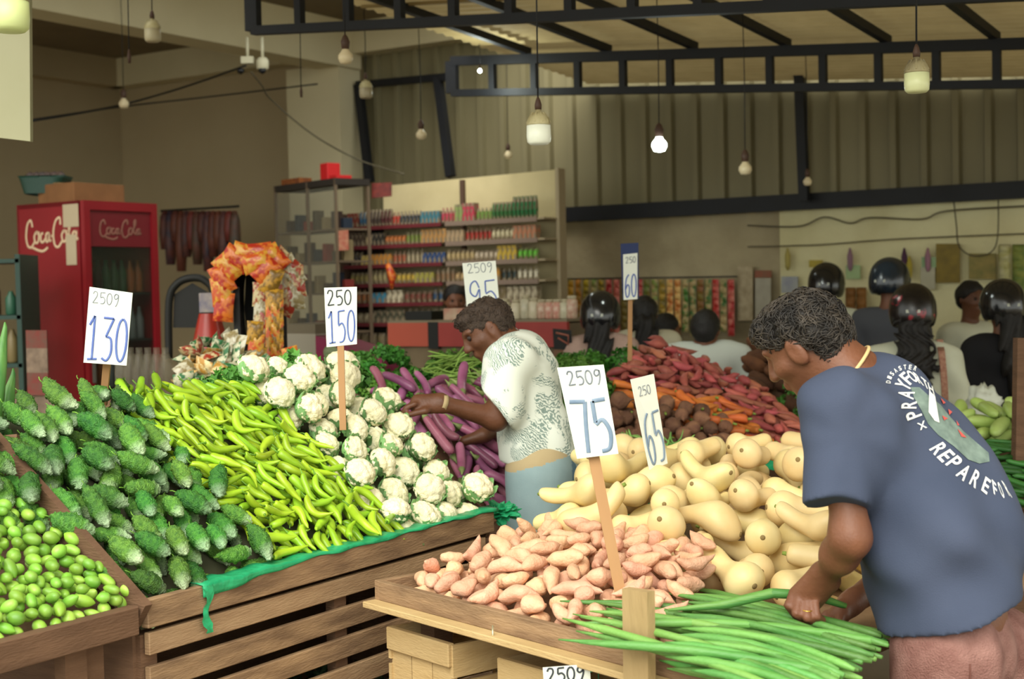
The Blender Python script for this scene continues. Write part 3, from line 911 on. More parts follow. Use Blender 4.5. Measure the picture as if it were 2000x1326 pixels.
heap('sweet_potato', P_swt, [[tr(.05, .06, ZT+.0), tr(.93, .06, ZT+.0), tr(.60, .56, .87), tr(.05, .56, .895)]],
     rot_dir((1, -.6), 1.2, .25, .9, flip=True), 'pale pink knobbly sweet potato in the heap on the near tray', 'sweet potato',
     'pale sweet potatoes heaped on the tray', thick=.06, cell=.008, stop=0.02, nmax=420, bulge=.045, tries=80, scale=(.72, 1.0))
sq = heap('butternut_squash', P_sq, [[at(1265, 1105, 3.72), at(1450, 1150, 3.64), at(1640, 920, 4.3), at(1130, 1000, 4.05)],
                                [at(1110, 1010, 4.05), at(1640, 960, 4.2), at(1600, 895, 4.55), at(1200, 905, 4.7)],
                                [at(1440, 1150, 3.62), at(1640, 1160, 3.6), at(1760, 1050, 3.9), at(1500, 1060, 3.8)]],
     rot_dir((-.1, -1), .85, .3, .3), 'pale cream butternut squash in the pile between the two men', 'squash',
     'butternut squashes piled on the tray table', thick=.12, cell=.012, stop=0.06, nmax=110, bulge=.04, tries=100, scale=(.78, .98))

# drumstick pods
random.seed(11)
def pod(P0, P1, sag, r, seed):
    mb = MB(); pts = []; rr = []
    d = P1-P0; side = d.cross(UP).normalized(); n = 16
    for i in range(n):
        t = i/(n-1)
        pts.append(P0+d*t+UP*(sag*math.sin(PI*t))+side*(.018*math.sin(PI*t+seed)*math.sin(seed*3)))
        rr.append(r*min(1, .18+t*4.5)*(1 if t < .93 else 1-(t-.93)*7)*(1+.07*math.sin(i*2.3+seed)))
    c = pts[n//2]
    mb.tube([p-c for p in pts], rr, 8)
    return mb.mesh('drumstick_pod', m_pod), c
npod = 72
for i in range(npod):
    lay = i//24; j = i % 24
    u = (j+random.uniform(-.3, .3))/23
    E = atz(1738-105*u+random.uniform(-60, 12), 1238+150*u+random.uniform(-8, 8), .752+.017*lay+.022*(1-abs(2*u-1)))
    if i % 5 and i != 0: Wp = atz(random.uniform(1285, 1350), 1150+150*u+random.uniform(-14, 14), .772+.02*lay+.02*math.sin(PI*u))
    else: Wp = atz(random.uniform(1090, 1195), random.uniform(1172, 1258), .815+.014*lay)
    me, c = pod(Wp, E, .008+.004*lay, random.uniform(.0075, .0098), i)
    o = bpy.data.objects.new('drumstick_pod', me); C.objects.link(o); o.location = c
    tag(o, 'long thin green drumstick pod lying in the bundle on the near tray', 'drumstick pod', 'drumstick pods on the near tray')
# the pods held up by the man
for i, (y0, y1) in enumerate(((1205, 1180), (1175, 1192))):
    a_ = at(1305+20*i, y0, 3.1); b_ = at(1590, y1, 3.12); a_.z = .84; b_.z = .86
    e_ = b_+(b_-a_)*.22-UP*.03
    mb = MB(); mb.tube([a_, a_.lerp(b_, .35)+UP*.0, a_.lerp(b_, .7)+UP*.015, b_, e_], [.003, .0095, .011, .0105, .006], 8)
    o = mb.build('drumstick_pod', m_pod); tag(o, ('thick drumstick pod lifted at the bundle top by the bending man', 'second drumstick pod held in the fist of the bending man')[i], 'drumstick pod')

# light crates under the tray
def light_crate(c0, L, Wd, z1, h, lab, nm='wooden_crate'):
    t_ = thing(nm, lab, 'crate', (c0.x, c0.y, z1-h))
    def q(t, n, z): return Vector((c0.x, c0.y, 0))+T*t+NN*n+UP*z
    for n_ in (0, Wd):
        mb = MB(); mb.beam(q(0, n_, z1-.03), q(L, n_, z1-.03), .022, .06); mb.build('end_cleat', wood_lt, t_, bevel=.003)
        for k_ in range(3):
            mb = MB(); w_ = L/3; mb.box(q(w_*(k_+.5), n_+.012, z1-h/2-.03), (w_-.004, .012, h-.06), T, NN); mb.build('end_board', wood_lt, t_)
    for t__ in (0, L):
        for k_ in range(3):
            zz = z1-.045-k_*(h-.05)/3
            mb = MB(); mb.beam(q(t__, .0, zz), q(t__, Wd, zz), .012, (h-.05)/3-.014); mb.build('side_slat', wood_lt, t_)
    mb = MB(); mb.slab([q(.01, .01, z1-h+.005), q(L-.01, .01, z1-h+.005), q(L-.01, Wd-.01, z1-h+.005), q(.01, Wd-.01, z1-h+.005)], UP*.01); mb.build('base', wood_lt, t_)
    return t_
cc = atz(760, 1222, .672); light_crate(cc, .27, .34, .672, .34, 'pale wooden crate under the left corner of the tray, nearer the slatted bin')
light_crate(cc, .27, .34, .33, .33, 'pale wooden crate at the bottom of the left stack under the tray')
cc2 = cc+T*.40+NN*.05; light_crate(cc2, .4, .32, .655, .33, 'pale wooden crate under the middle of the tray, with a price card in front')
light_crate(cc2, .4, .32, .32, .32, 'pale wooden crate at the bottom of the right stack under the tray')

# eggplants, beyond the bin
P = [at(985, 985, 5.0), at(1150, 965, 5.4), at(985, 760, 5.75), at(748, 752, 5.25)]
stand = thing('display_stand', 'wooden stand under the purple eggplants behind the man in the leaf-print shirt', 'stand', (P[0].x, P[0].y, 0))
def stand_box(P, root, th, mat=bin_board, z0=.0):
    top = [Vector(p)-UP*th for p in P]
    cn = sum(top, Vector())/4
    bot = [Vector((cn.x+(p.x-cn.x)*.7, cn.y+(p.y-cn.y)*.7+.05, z0)) for p in top]
    mb = MB(); mb.hexa(bot+top); mb.build('sloping_top', mat, root)
stand_box(P, stand, .09, wood_dk)
heap('long_eggplant', P_egg, [P], rot_dir((.9, -.5), .7, .2, 1.0, flip=True), 'slim purple eggplant in the heap behind the cauliflowers', 'eggplant', 'purple eggplants behind the cauliflowers',
     thick=.07, cell=.009, stop=0.035, nmax=190, bulge=.03, tries=40)

# herbs, beans, beets, carrots, red sweet potatoes
PH = [at(735, 775, 5.75), at(1205, 775, 6.2), at(1225, 722, 6.9), at(700, 708, 6.3)]
st2 = thing('display_stand', 'stand under the leafy herb bunches', 'stand', (PH[0].x, PH[0].y, 0)); stand_box(PH, st2, .12, wood_dk)
heap('herb_bunch', P_herb, [PH], rot_up(.8, .25), 'dark green leafy herb bunch in the bank behind the man in the leaf-print shirt', 'herbs', 'leafy herb bunches behind the man in the leaf-print shirt',
     thick=.11, cell=.02, stop=.05, nmax=110, bulge=.03, tries=50, scale=(.9, 1.2))
PW = [at(900, 775, 5.72), at(1010, 775, 5.8), at(1010, 705, 6.0), at(880, 705, 5.95)]
PG = [at(1120, 975, 4.95), at(1330, 955, 5.15), at(1310, 868, 5.4), at(1125, 865, 5.4)]
st3 = thing('display_stand', 'stand under the green beans', 'stand', (PG[0].x, PG[0].y, 0)); stand_box(PG, st3, .06, gsheet)
heap('green_bean', P_bean, [PG], rot_dir((1, -1), 1.5, .25, .9), 'thin curved green bean in the tangled heap beyond the squashes', 'green bean', 'green beans beyond the squashes',
     thick=.04, cell=.006, stop=0.02, nmax=420, bulge=.04, tries=20, scale=(.9, 1.2))
heap('long_bean', [(vegmesh('long_bean', [(-.12, .001), (-.11, .004), (.11, .004), (.12, .001)], m_winged, 6, bend=.03, rings=10), [])], [PW], rot_dir((1, .6), .5, .2, .9),
     'thin olive green bean lying on the bank of leafy herbs', 'bean', 'olive beans on the herb bank', thick=.01, cell=.008, stop=.02, nmax=70, tries=20)
PB = [at(1185, 880, 5.45), at(1440, 905, 5.6), at(1400, 820, 5.95), at(1195, 790, 5.9)]
PC = [at(1300, 850, 5.85), at(1480, 885, 5.75), at(1440, 800, 6.15), at(1235, 760, 6.3)]
PR1 = [at(1380, 850, 5.95), at(1575, 860, 5.95), at(1480, 755, 6.7), at(1330, 720, 6.55)]
PR2 = [at(1215, 725, 6.35), at(1400, 790, 6.2), at(1480, 755, 6.7), at(1285, 668, 6.95)]
root = thing('display_stand', 'long stand edged with green plastic under the carrots and red sweet potatoes', 'stand', (PR1[1].x, PR1[1].y, 0))
for PP in (PB, PC, PR1, PR2): stand_box(PP, root, .085, wood_dk)
e0_ = at(1395, 905, 5.6); e1_ = at(1600, 865, 5.88)
mb = MB(); rows = []
for j in range(5):
    rows.append([e0_.lerp(e1_, i/24)+Vector((0, -.03-.01*(j % 2), 0))+UP*(.02-.028*j*(.5+.5*i/24)+.005*math.sin(i*1.3)) for i in range(25)])
mb.grid(rows); q = mb.build('plastic_edging', gsheet, root)
heap('beetroot', P_beet, [PB], rot_dir((0, -1), 1.5, .4, .5), 'muddy brown beetroot in the heap left of the carrots', 'beetroot', 'muddy beetroots left of the carrots',
     thick=.07, cell=.012, stop=0.04, nmax=90, tries=40, scale=(.75, 1.05))
heap('carrot', P_car, [PC], rot_dir((1, -.35), .5, .15, .9, flip=True), 'orange carrot with a cut green top, in the heap between beetroots and red sweet potatoes', 'carrot', 'carrots in the middle heap',
     thick=.06, cell=.009, stop=0.03, nmax=110, bulge=.03, tries=40)
heap('red_sweet_potato', P_red, [PR1+[.03], PR2+[.05]], rot_dir((1, -1), 1.2, .25, .9, flip=True), 'reddish sweet potato in the tall heap beyond the carrots', 'sweet potato', 'red sweet potatoes in the tall heap',
     thick=.06, cell=.009, stop=0.02, nmax=500, tries=60, scale=(.8, 1.1))
# right: pale cucumbers and long okra
PQ = [at(1860, 862, 5.7), at(2040, 850, 5.7), at(2040, 795, 6.05), at(1890, 815, 6.0)]
PL = [at(1880, 975, 5.0), at(2060, 975, 5.0), at(2060, 868, 5.55), at(1880, 868, 5.55)]
r2 = thing('display_stand', 'stand at the right edge under the pale cucumbers', 'stand', (PQ[0].x, PQ[0].y, 0)); stand_box(PQ, r2, .09, wood_dk); stand_box(PL, r2, .05, wood_dk)
heap('pale_cucumber', P_cuk, [PQ], rot_dir((-.5, -1), .9, .3, .8), 'pale green cucumber in the heap at the right edge', 'cucumber', 'pale cucumbers at the right edge', thick=.08, cell=.01, stop=0.035, nmax=60, bulge=.05, tries=40)
heap('okra_pod', [(vegmesh('okra_pod', [(-.1, .003), (-.09, .01), (0, .011), (.09, .008), (.1, .001)], M('dark_okra', '3f7a34', .5, '2c5f28', 10, .2, vary=.5), 8, bend=.01, rings=10), [])], [PL],
     rot_dir((1, -.5), .5, .15, .9, flip=True), 'long dark green pod in the heap below the pale cucumbers', 'okra', 'long dark green pods at the right edge', thick=.04, cell=.009, stop=.01, nmax=150, tries=25)
mb = MB(); mb.beam(at(1992, 900, 5.4), at(1996, 660, 5.4), .05, .05, Vector((0, 1, 0))); p_ = at(1992, 900, 5.4)
mb.beam(Vector((p_.x, p_.y, 0)), p_, .05, .05, Vector((0, 1, 0)))
o = mb.build('wooden_post', wood_dk); tag(o, 'brown wooden post at the right edge in front of the woman in black', 'post')
PK = [at(1505, 815, 6.75), at(1580, 830, 6.7), at(1585, 770, 7.0), at(1515, 772, 7.0)]
r3 = thing('display_stand', 'stand under the green leaves behind the bending man', 'stand', (PK[0].x, PK[0].y, 0)); stand_box(PK, r3, .08, wood_dk)
heap('kale_bunch', P_kale, [PK], rot_up(.5, .2), 'green leaf bunch beside the bending man\'s face', 'leafy greens', 'green leaf bunches beside the bending man', thick=.06, cell=.015, stop=.04, nmax=7, tries=20, scale=(.6, .8))

# ------------------------------------------------------------- people
skin = M('brown_skin', '7d5038', .5, '663f2b', 14, .3, bump=.12, bscale=140, sss=.05)
skin_dk = M('dark_brown_skin', '6b4430', .5, '56341f', 14, .3, bump=.12, bscale=140, sss=.05)
hair_gr = M('greying_black_hair', '14110f', .55, '2f2a25', 60, .3, bump=.6, bscale=200, stretch=(1, 1, 1))
hair_bk = M('black_hair', '100e0d', .5, '1d1917', 60, .3, bump=.5, bscale=150)
hair_br = M('short_dark_hair', '2f241c', .7, '47382c', 90, .3, bump=.6, bscale=200)
navy = M('navy_cotton', '454d62', .85, '3a4358', 5, .3, bump=.15, bscale=400)
rust = M('rusty_brown_shorts', 'a37a70', .95, '6f463e', 16, .2, bump=.6, bscale=260)
white_ink = M('white_print', 'e8e8e2', .8)
rubber = M('sandal_rubber', '2a2624', .7)

def hframe(f, u):
    f = Vector(f).normalized(); u = Vector(u); u = (u-f*u.dot(f)).normalized(); l = u.cross(f)   # l = the head's left
    return f, l, u
def head(S, Hc, f, u, sc=1.0, k=.02):
    """skull, jaw, nose, lips, brow, ears of a head facing f"""
    f, l, u = hframe(f, u); Hc = Vector(Hc)
    R = [[f[i], l[i], u[i]] for i in range(3)]
    q = lambda a, b, c: Hc+(f*a+l*b+u*c)*sc
    S.ell(q(-.008, 0, .022), (.095*sc, .074*sc, .092*sc), k, R)
    S.ell(q(.022, 0, -.035), (.066*sc, .058*sc, .078*sc), .03, R)
    S.cap(q(.055, 0, -.088), q(.05, 0, -.085), .026*sc, .026*sc, .03)                    # chin
    S.cap(q(.088, .0, .022), q(.108, 0, -.022), .008*sc, .013*sc, .012)                # nose
    for s_ in (-1, 1):
        S.cap(q(.1, .012*s_, -.026), q(.096, .014*s_, -.026), .008*sc, .008*sc, .008)
        S.cap(q(.085, .015*s_, .03), q(.074, .045*s_, .034), .0085*sc, .008*sc, .012)   # brow
        S.ell(q(.089, .031*s_, .012), (.012*sc, .015*sc, .009*sc), .01, R, sub=True)     # eye socket
        S.cap(q(.064, .044*s_, -.02), q(.045, .055*s_, -.02), .016*sc, .014*sc, .02)    # cheekbone
        S.ell(q(-.004, .078*s_, -.004), (.022*sc, .010*sc, .035*sc), .006, R)            # ear
        S.ell(q(.002, .090*s_, .0), (.010*sc, .007*sc, .019*sc), .004, R, sub=True)
    S.cap(q(.09, .018, -.05), q(.09, -.018, -.05), .006*sc, .006*sc, .006)
    S.cap(q(.088, .015, -.061), q(.088, -.015, -.061), .007*sc, .007*sc, .006)
    return f, l, u, q
def eyes(root, q, sc=1.0):
    for s_ in (-1, 1):
        mb = MB(); c = q(.078, .031*s_, .012); mb.lathe([(.0006, -.011*sc), (.008*sc, -.008*sc), (.0115*sc, 0), (.008*sc, .008*sc), (.0006, .011*sc)], c, (q(1, 0, 0)-q(0, 0, 0)), 10)
        mb.build('eye', M('eye_dark', '2a1c14', .6), root)
def hand(S, wr, kn, nrm, tips, r=.0092, thumb=None, k=.006):
    """palm from wrist to the knuckle line; tips: per finger (knuckle, middle, tip)"""
    S.cap(wr, Vector(wr).lerp(Vector(kn), .95), r*2.6, r*2.7, .02, 1.45, nrm)
    for i, ch in enumerate(tips):
        rr = r*(1, 1.05, 1, .88)[i % 4]
        for a, b in zip(ch[:-1], ch[1:]): S.cap(a, b, rr, rr*.93, k)
    if thumb:
        for a, b in zip(thumb[:-1], thumb[1:]): S.cap(a, b, r*1.25, r*1.1, .01)
def curls(mat_name, surf, f, n, L, r, seed, amp=.012):
    """short curled locks rising from a hair mass"""
    random.seed(seed); mb = MB()
    for i in range(n):
        p = surf[random.randrange(len(surf))]; c, nr = p
        t = nr.cross(noise.random_unit_vector()).normalized()
        b = nr.cross(t); pts = []; ph = random.uniform(0, 6.28); LL = L*random.uniform(.6, 1.3)
        for j in range(7):
            u_ = j/6
            pts.append(c+nr*(amp*math.sin(u_*PI)*.8-.002)+t*(LL*(u_-.5))+b*(.25*LL*math.sin(u_*4.2+ph)))
        mb.tube(pts, [r*.6, r, r, r, r, r*.8, r*.3], 5)
    return mb
def mesh_surf(me, cond=lambda c: True):
    return [(p.center.copy(), p.normal.copy()) for p in me.polygons if cond(p.center)]
def foot(S, an, d, r=.035):
    an = Vector(an); d = Vector(d).normalized()
    S.cap(an, Vector((an.x, an.y, .04))-d*.03, r, r*.95, .03)
    S.cap(Vector((an.x, an.y, .04))-d*.03, Vector((an.x, an.y, .028))+d*.16, r*.9, r*.7, .03, 1.25, d.cross(UP))

# --- the man bending over the drumsticks
sx = Vector((.25, .97, 0)).normalized()                     # from his left to his right shoulder
C1 = at(1700, 832, 3.13); C2 = at(1842, 1040, 3.08); C3 = at(1868, 1200, 3.04)
SL_ = at(1638, 812, 2.99); SR_ = at(1735, 800, 3.36)
EL = at(1661, 1050, 2.93); WL = at(1611, 1128, 3.06)
Hc = at(1574, 672, 3.18)
S = SDF()
f, l, u, q = head(S, Hc, (-.66, .50, -.52), (-.42, .1, .85), 1.0)
nb = at(1672, 758, 3.16)
S.cap(q(-.035, 0, -.06), nb, .056, .064, .04)
S.cap(nb, C1, .075, .1, .06, 1.3, sx)
S.cap(C1, C2, .1, .11, .06, 1.3, sx); S.cap(C2, C3, .11, .105, .05, 1.2, sx)
S.cap(SL_, EL, .047, .0365, .03); S.cap(EL, EL.lerp(WL, .4), .0365, .037, .04); S.cap(EL.lerp(WL, .4), WL, .037, .024, .03)
kn = at(1572, 1170, 3.10)
fg = [[at(1549, 1158, 3.10), at(1540, 1182, 3.08), at(1556, 1204, 3.09)],
      [at(1561, 1168, 3.08), at(1555, 1198, 3.06), at(1574, 1214, 3.08)],
      [at(1577, 1176, 3.07), at(1576, 1206, 3.05), at(1592, 1216, 3.07)],
      [at(1593, 1180, 3.06), at(1596, 1204, 3.05), at(1607, 1211, 3.07)]]
hand(S, WL, kn, Vector((.6, .2, -.5)), fg, .0105, [at(1600, 1145, 3.12), at(1570, 1150, 3.15), at(1552, 1168, 3.15)], .004)
ER = at(1745, 1120, 3.42); WR = at(1662, 1178, 3.3)
S.cap(SR_, ER, .048, .04, .03); S.cap(ER, WR, .04, .027, .03)
kr = at(1640, 1198, 3.27)
hand(S, WR, kr, Vector((.5, .2, .6)), [[kr+Vector((-.012*i+.01, .012*i-.02, 0)), kr+Vector((-.012*i-.01, .012*i-.02, -.022)), kr+Vector((-.012*i+.015, .012*i-.02, -.032))] for i in range(4)], .0095, [WR, WR+Vector((-.03, -.03, 0)), kr+Vector((-.01, -.04, -.01))])
hL = at(1850, 1250, 2.98); hR = at(1930, 1250, 3.16)
kL = Vector((hL.x-.02, hL.y+.02, .46)); kR = Vector((hR.x+.02, hR.y+.02, .46))
aL = Vector((kL.x+.04, kL.y-.02, .09)); aR = Vector((kR.x+.05, kR.y-.02, .09))
for h_, k_, a_ in ((hL, kL, aL), (hR, kR, aR)):
    S.cap(h_, k_, .085, .055, .04); S.cap(k_, k_.lerp(a_, .35)+Vector((.015, 0, 0)), .052, .056, .03); S.cap(k_.lerp(a_, .35)+Vector((.015, 0, 0)), a_, .055, .035, .03)
    foot(S, a_, Vector((-.97, .25, 0)))
man = mesh_obj('person', S.mesh('person', .0055, skin, 1))
tag(man, 'curly-haired man in a navy printed T-shirt and rusty shorts bending over the drumstick pods', 'person')
# hair
Hs = SDF(); Rm = [[f[i], l[i], u[i]] for i in range(3)]
Hs.ell(q(-.014, 0, .034), (.093, .081, .08), .02, Rm)
Hs.ell(q(-.045, 0, .0), (.063, .078, .08), .03, Rm)
Hs.ell(q(.04, 0, .072), (.05, .062, .034), .03, Rm)
Hs.cap(q(-.02, .07, .02), q(-.012, .072, -.0), .016, .012, .01)
Hs.ell(q(.085, 0, -.045), (.1, .1, .085), .01, Rm, sub=True)
Hs.ell(q(.03, .085, -.05), (.075, .06, .078), .01, Rm, sub=True)
Hs.ell(q(-.06, 0, -.115), (.09, .11, .065), .01, Rm, sub=True)
def nzf(scale, amp, seed=0):
    def fn(P):
        return np.array([amp*noise.noise(Vector((p[0]*scale+seed, p[1]*scale, p[2]*scale))) for p in P])
    return fn
hm = Hs.mesh('hair', .006, hair_gr, 1, nzf(38, .008))
ho = mesh_obj('hair', hm, man)
mb = curls('c', mesh_surf(hm), f, 1500, .034, .0012, 5, .009)
me2 = mb.mesh('hair_locks', M('grey_hair_locks', '15110e', .5, '453d34', 20, .6))
lk = mesh_obj('hair_locks', me2, ho)
# T-shirt
TS = SDF()
TS.cap(nb+Vector((.03, 0, -.02)), C1, .075, .125, .05, 1.35, sx)
TS.cap(C1, C2, .125, .15, .06, 1.32, sx); TS.cap(C2, C3-Vector((-.01, 0, .06)), .155, .158, .06, 1.3, sx)
TS.cap(C2+Vector((-.06, 0, -.05)), C3+Vector((-.06, 0, 0)), .1, .085, .08, 1.3, sx)
TS.cap(at(1748, 828, 3.14), at(1822, 938, 3.12), .122, .13, .06)
TS.cap(SL_, at(1634, 990, 2.92), .082, .07, .05, cut=True)
TS.cap(SR_, SR_.lerp(ER, .6), .08, .07, .04, cut=True)
TS.cap(SL_+Vector((.02, .0, .01)), SR_+Vector((-.03, 0, .02)), .08, .08, .06)
hp = at(1735, 1256, 2.95)
TS.plane_cut(hp, (.335, 0, -.94))
nk = (nb-q(-.035, 0, -.06)).normalized()
TS.ell(q(-.03, 0, -.085), (.062, .062, .05), .008, sub=True)
spine = (C2-C1).normalized()
def folds(P):
    x, y, z = P[:, 0], P[:, 1], P[:, 2]
    s0 = SL_; dx = x-s0.x; dz = z-(s0.z-.03); r = np.sqrt(dx**2+dz**2)+1e-6; th = np.arctan2(dz, dx)
    out = .0035*np.sin(th*7+r*8)*np.exp(-((r-.16)/.09)**2)
    low = np.clip((1.25-z)/.25, 0, 1)
    out += low*.006*np.sin((x*.8+z*.9)*34+np.sin(y*14+x*9)*1.5)*np.clip(.5+.5*np.sin(z*13+y*7), 0, 1)
    out += .007*np.sin((x*1.0+y*.5-z*.12)*36+1.2*np.sin(z*9))*np.clip((z-.98)/.2, 0, 1)*np.clip((x-s0.x-.06)/.06, 0, 1)
    out += .006*np.sin((x*.9+y*.6-z*.4)*24+1.3*np.sin(z*17))
    slv = np.exp(-(((x-s0.x)/.07)**2+((y-s0.y)/.09)**2))*np.clip((s0.z-z)/.1, 0, 1)
    out += slv*.007*np.sin(x*55+y*44+z*9)
    return out
tm = TS.mesh('t_shirt', .0065, navy, 2, folds)
ts = mesh_obj('t_shirt', tm, man)
# collar: pale band at the neck
cp = at(1655, 716, 3.11)
cn = (Vector((-.75, .1, .62))).normalized(); cu = cn.orthogonal().normalized(); cv = cn.cross(cu)
from mathutils.bvhtree import BVHTree
bvh_body = BVHTree.FromPolygons([v.co.copy() for v in man.data.vertices], [list(p.vertices) for p in man.data.polygons])
ring = []
cc_ = nb.lerp(q(-.035, 0, -.06), .45)
for i in range(41):
    a = 2*PI*i/40; d = cu*math.cos(a)+cv*math.sin(a)
    h = bvh_body.ray_cast(cc_+d*.16, -d, .16)
    rr_ = (h[0]-cc_).length if h[0] is not None else .065
    ring.append(cc_+d*min(rr_+.004, .085))
mb = MB(); mb.tube(ring, .0042, 6, caps=False); mb.build('collar', M('cream_collar', 'd9bd84', .7), ts)
# ring on the finger
a_ = at(1577, 1190, 3.06); mb = MB(); mb.tube([a_+Vector((.0115*math.cos(t*PI/8), .0115*math.sin(t*PI/8), .002*math.sin(t*PI/8))) for t in range(17)], .0016, 5); mb.build('finger_ring', M('gold', 'd8b14e', .25, metal=.9), man)
# shorts
PSd = SDF()
PSd.cap(C3-Vector((.0, 0, -.0)), hL.lerp(hR, .5)-UP*.02, .1, .105, .05, 1.15, sx)
PSd.cap(hL-UP*.03, kL, .118, .105, .03, cut=True); PSd.cap(hR-UP*.03, kR, .118, .105, .03, cut=True)
pm = PSd.mesh('shorts', .009, rust, 2, lambda P: .004*np.sin(P[:, 0]*60+P[:, 2]*13+P[:, 1]*30)); so = mesh_obj('shorts', pm, man)
bvs = BVHTree.FromPolygons([v.co.copy() for v in pm.vertices], [list(p.vertices) for p in pm.polygons])
seam = []
for i in range(24):
    p0_ = Vector((hL.x+.01, hL.y-.4, hL.z-.02-i*.014)); h_ = bvs.ray_cast(p0_, Vector((0, 1, 0)))
    if h_[0] is not None: seam.append(h_[0]+Vector((0, -.001, 0)))
if len(seam) > 3:
    mb = MB(); mb.tube(seam, .0022, 5); mb.build('side_seam', M('shorts_seam', '6a4238', .9), so)
for a_ in (aL, aR):
    mb = MB(); d = Vector((-.97, .25, 0)); s2 = d.cross(UP)
    mb.slab([Vector((a_.x, a_.y, 0))+d*x_+s2*y_ for x_, y_ in ((-.09, -.035), (-.09, .035), (.05, .045), (.15, .04), (.19, 0), (.15, -.045), (.05, -.045))], UP*.012)
    mb.build('sandal', rubber, man)

# print on the back of the shirt
bvh = BVHTree.FromPolygons([v.co.copy() for v in tm.vertices], [list(p.vertices) for p in tm.polygons])
def onshirt(px, py, off=.002):
    d = ray(px, py).normalized()
    h = bvh.ray_cast(CAMP, d)
    if h[0] is None: return None
    return h[0]+h[1]*off*(1 if h[1].dot(d) < 0 else -1)
GL = {}
def glyph(ch):
    if ch in GL: return GL[ch]
    cu_ = bpy.data.curves.new('g', 'FONT'); cu_.body = ch; cu_.size = 1; cu_.offset = .018
    ob = bpy.data.objects.new('g', cu_); C.objects.link(ob)
    bpy.context.view_layer.update()
    me = bpy.data.meshes.new_from_object(ob.evaluated_get(bpy.context.evaluated_depsgraph_get()))
    bpy.data.objects.remove(ob)
    bm = bmesh.new(); bm.from_mesh(me); bmesh.ops.triangulate(bm, faces=bm.faces)
    bmesh.ops.subdivide_edges(bm, edges=[e for e in bm.edges if e.calc_length() > .18], cuts=2)
    bmesh.ops.triangulate(bm, faces=bm.faces)
    xs = [v.co.x for v in bm.verts]; ys = [v.co.y for v in bm.verts]
    x0, x1, y0, y1 = min(xs), max(xs), min(ys), max(ys)
    GL[ch] = ([((v.co.x-(x0+x1)/2)/(x1-x0), (v.co.y-(y0+y1)/2)/(y1-y0)) for v in bm.verts], [[v.index for v in fc.verts] for fc in bm.faces])
    bm.verts.index_update(); bm.free(); return GL[ch]
def put(mb, proj, ch, cx, cy, ux, uy, vx, vy):
    """letter centred at (cx, cy); (ux, uy) its width vector and (vx, vy) its height vector"""
    vs_, fs = glyph(ch)
    P = [proj(cx+a*ux+b*vx, cy+a*uy+b*vy) for a, b in vs_]
    ok = [f_ for f_ in fs if all(P[i] is not None for i in f_)]
    mb.add([p if p is not None else Vector((0, 0, 0)) for p in P], ok)
def clean(mb):
    used = sorted({i for f_ in mb.f for i in f_}); mp_ = {a: b for b, a in enumerate(used)}
    mb.v = [mb.v[i] for i in used]; mb.f = [[mp_[i] for i in f_] for f_ in mb.f]; return mb
WORDS = {'upper_arc_lettering': (('P', 1783, 810, -5, -13, -29, 11), ('R', 1774, 791, 1, -14, -30, 0), ('A', 1769, 771, 3, -15, -31, -6), ('Y', 1764, 753, 8, -12, -27, -14),
      ('F', 1771, 740, 10, -8, -22, -19), ('O', 1781, 736, 10, -2, -17, -22), ('R', 1793, 741, 10, 6, -13, -22), ('T', 1806, 750, 10, 8, -8, -20), ('H', 1817, 760, 10, 9, -4, -17)),
   'cross_mark': (('X', 1800, 831, 15, -6, 6, 14),),
   'lower_arc_lettering': (('R', 1833, 877, 12, 12, 27, -15), ('E', 1847, 891, 11, 11, 26, -16), ('P', 1863, 904, 12, 11, 24, -18), ('A', 1882, 923, 16, 12, 18, -24), ('R', 1904, 936, 13, 10, 13, -28), ('E', 1925, 949, 11, 9, 9, -27),
      ('F', 1942, 955, 8, 9, -4, -28), ('O', 1954, 958, 8, 8, -10, -30), ('R', 1965, 956, 6, 4, -16, -30))}
for wn_, lets in WORDS.items():
    mb = MB()
    for ch, cx, cy, ux, uy, vx, vy in lets: put(mb, onshirt, ch, cx, cy, ux, uy, vx, vy)
    clean(mb).build(wn_, white_ink, ts)
mb = MB()
for i in range(8):                                           # small outer line
    a = math.radians(188+i*15); cx = 1772+38*math.cos(a); cy = 752+34*math.sin(a)
    put(mb, onshirt, 'DISASTER'[i], cx, cy, -5*math.sin(a), 5*math.cos(a), 9*math.cos(a), 9*math.sin(a))
clean(mb).build('small_outer_lettering', white_ink, ts)
def patchpoly(poly, mat, name, off, n=1):
    bm = bmesh.new(); vv = [bm.verts.new((a, b, 0)) for a, b in poly]; bm.faces.new(vv)
    bmesh.ops.triangulate(bm, faces=bm.faces)
    for _ in range(3): bmesh.ops.subdivide_edges(bm, edges=[e for e in bm.edges if e.calc_length() > 12], cuts=1); bmesh.ops.triangulate(bm, faces=bm.faces)
    bm.verts.index_update(); mb = MB(); P = [onshirt(v.co.x, v.co.y, off) for v in bm.verts]
    fs = [[v.index for v in f_.verts] for f_ in bm.faces]; fs = [f_ for f_ in fs if all(P[i] is not None for i in f_)]
    mb.add([p if p is not None else Vector() for p in P], fs); bm.free()
    if fs: return clean(mb).build(name, mat, ts)
patchpoly([(1778, 757), (1795, 757), (1815, 775), (1835, 790), (1855, 815), (1880, 842), (1910, 868), (1930, 885), (1932, 902), (1912, 906), (1890, 898), (1862, 872), (1832, 850), (1812, 828), (1798, 800), (1785, 778)], M('grey_green_print', '7f9186', .85, '5d6d66', 40, .3), 'back_emblem', .0016)
patchpoly([(1813, 764), (1824, 774), (1824, 800), (1833, 826), (1824, 822), (1812, 805), (1818, 790)], white_ink, 'emblem_highlight', .0028)
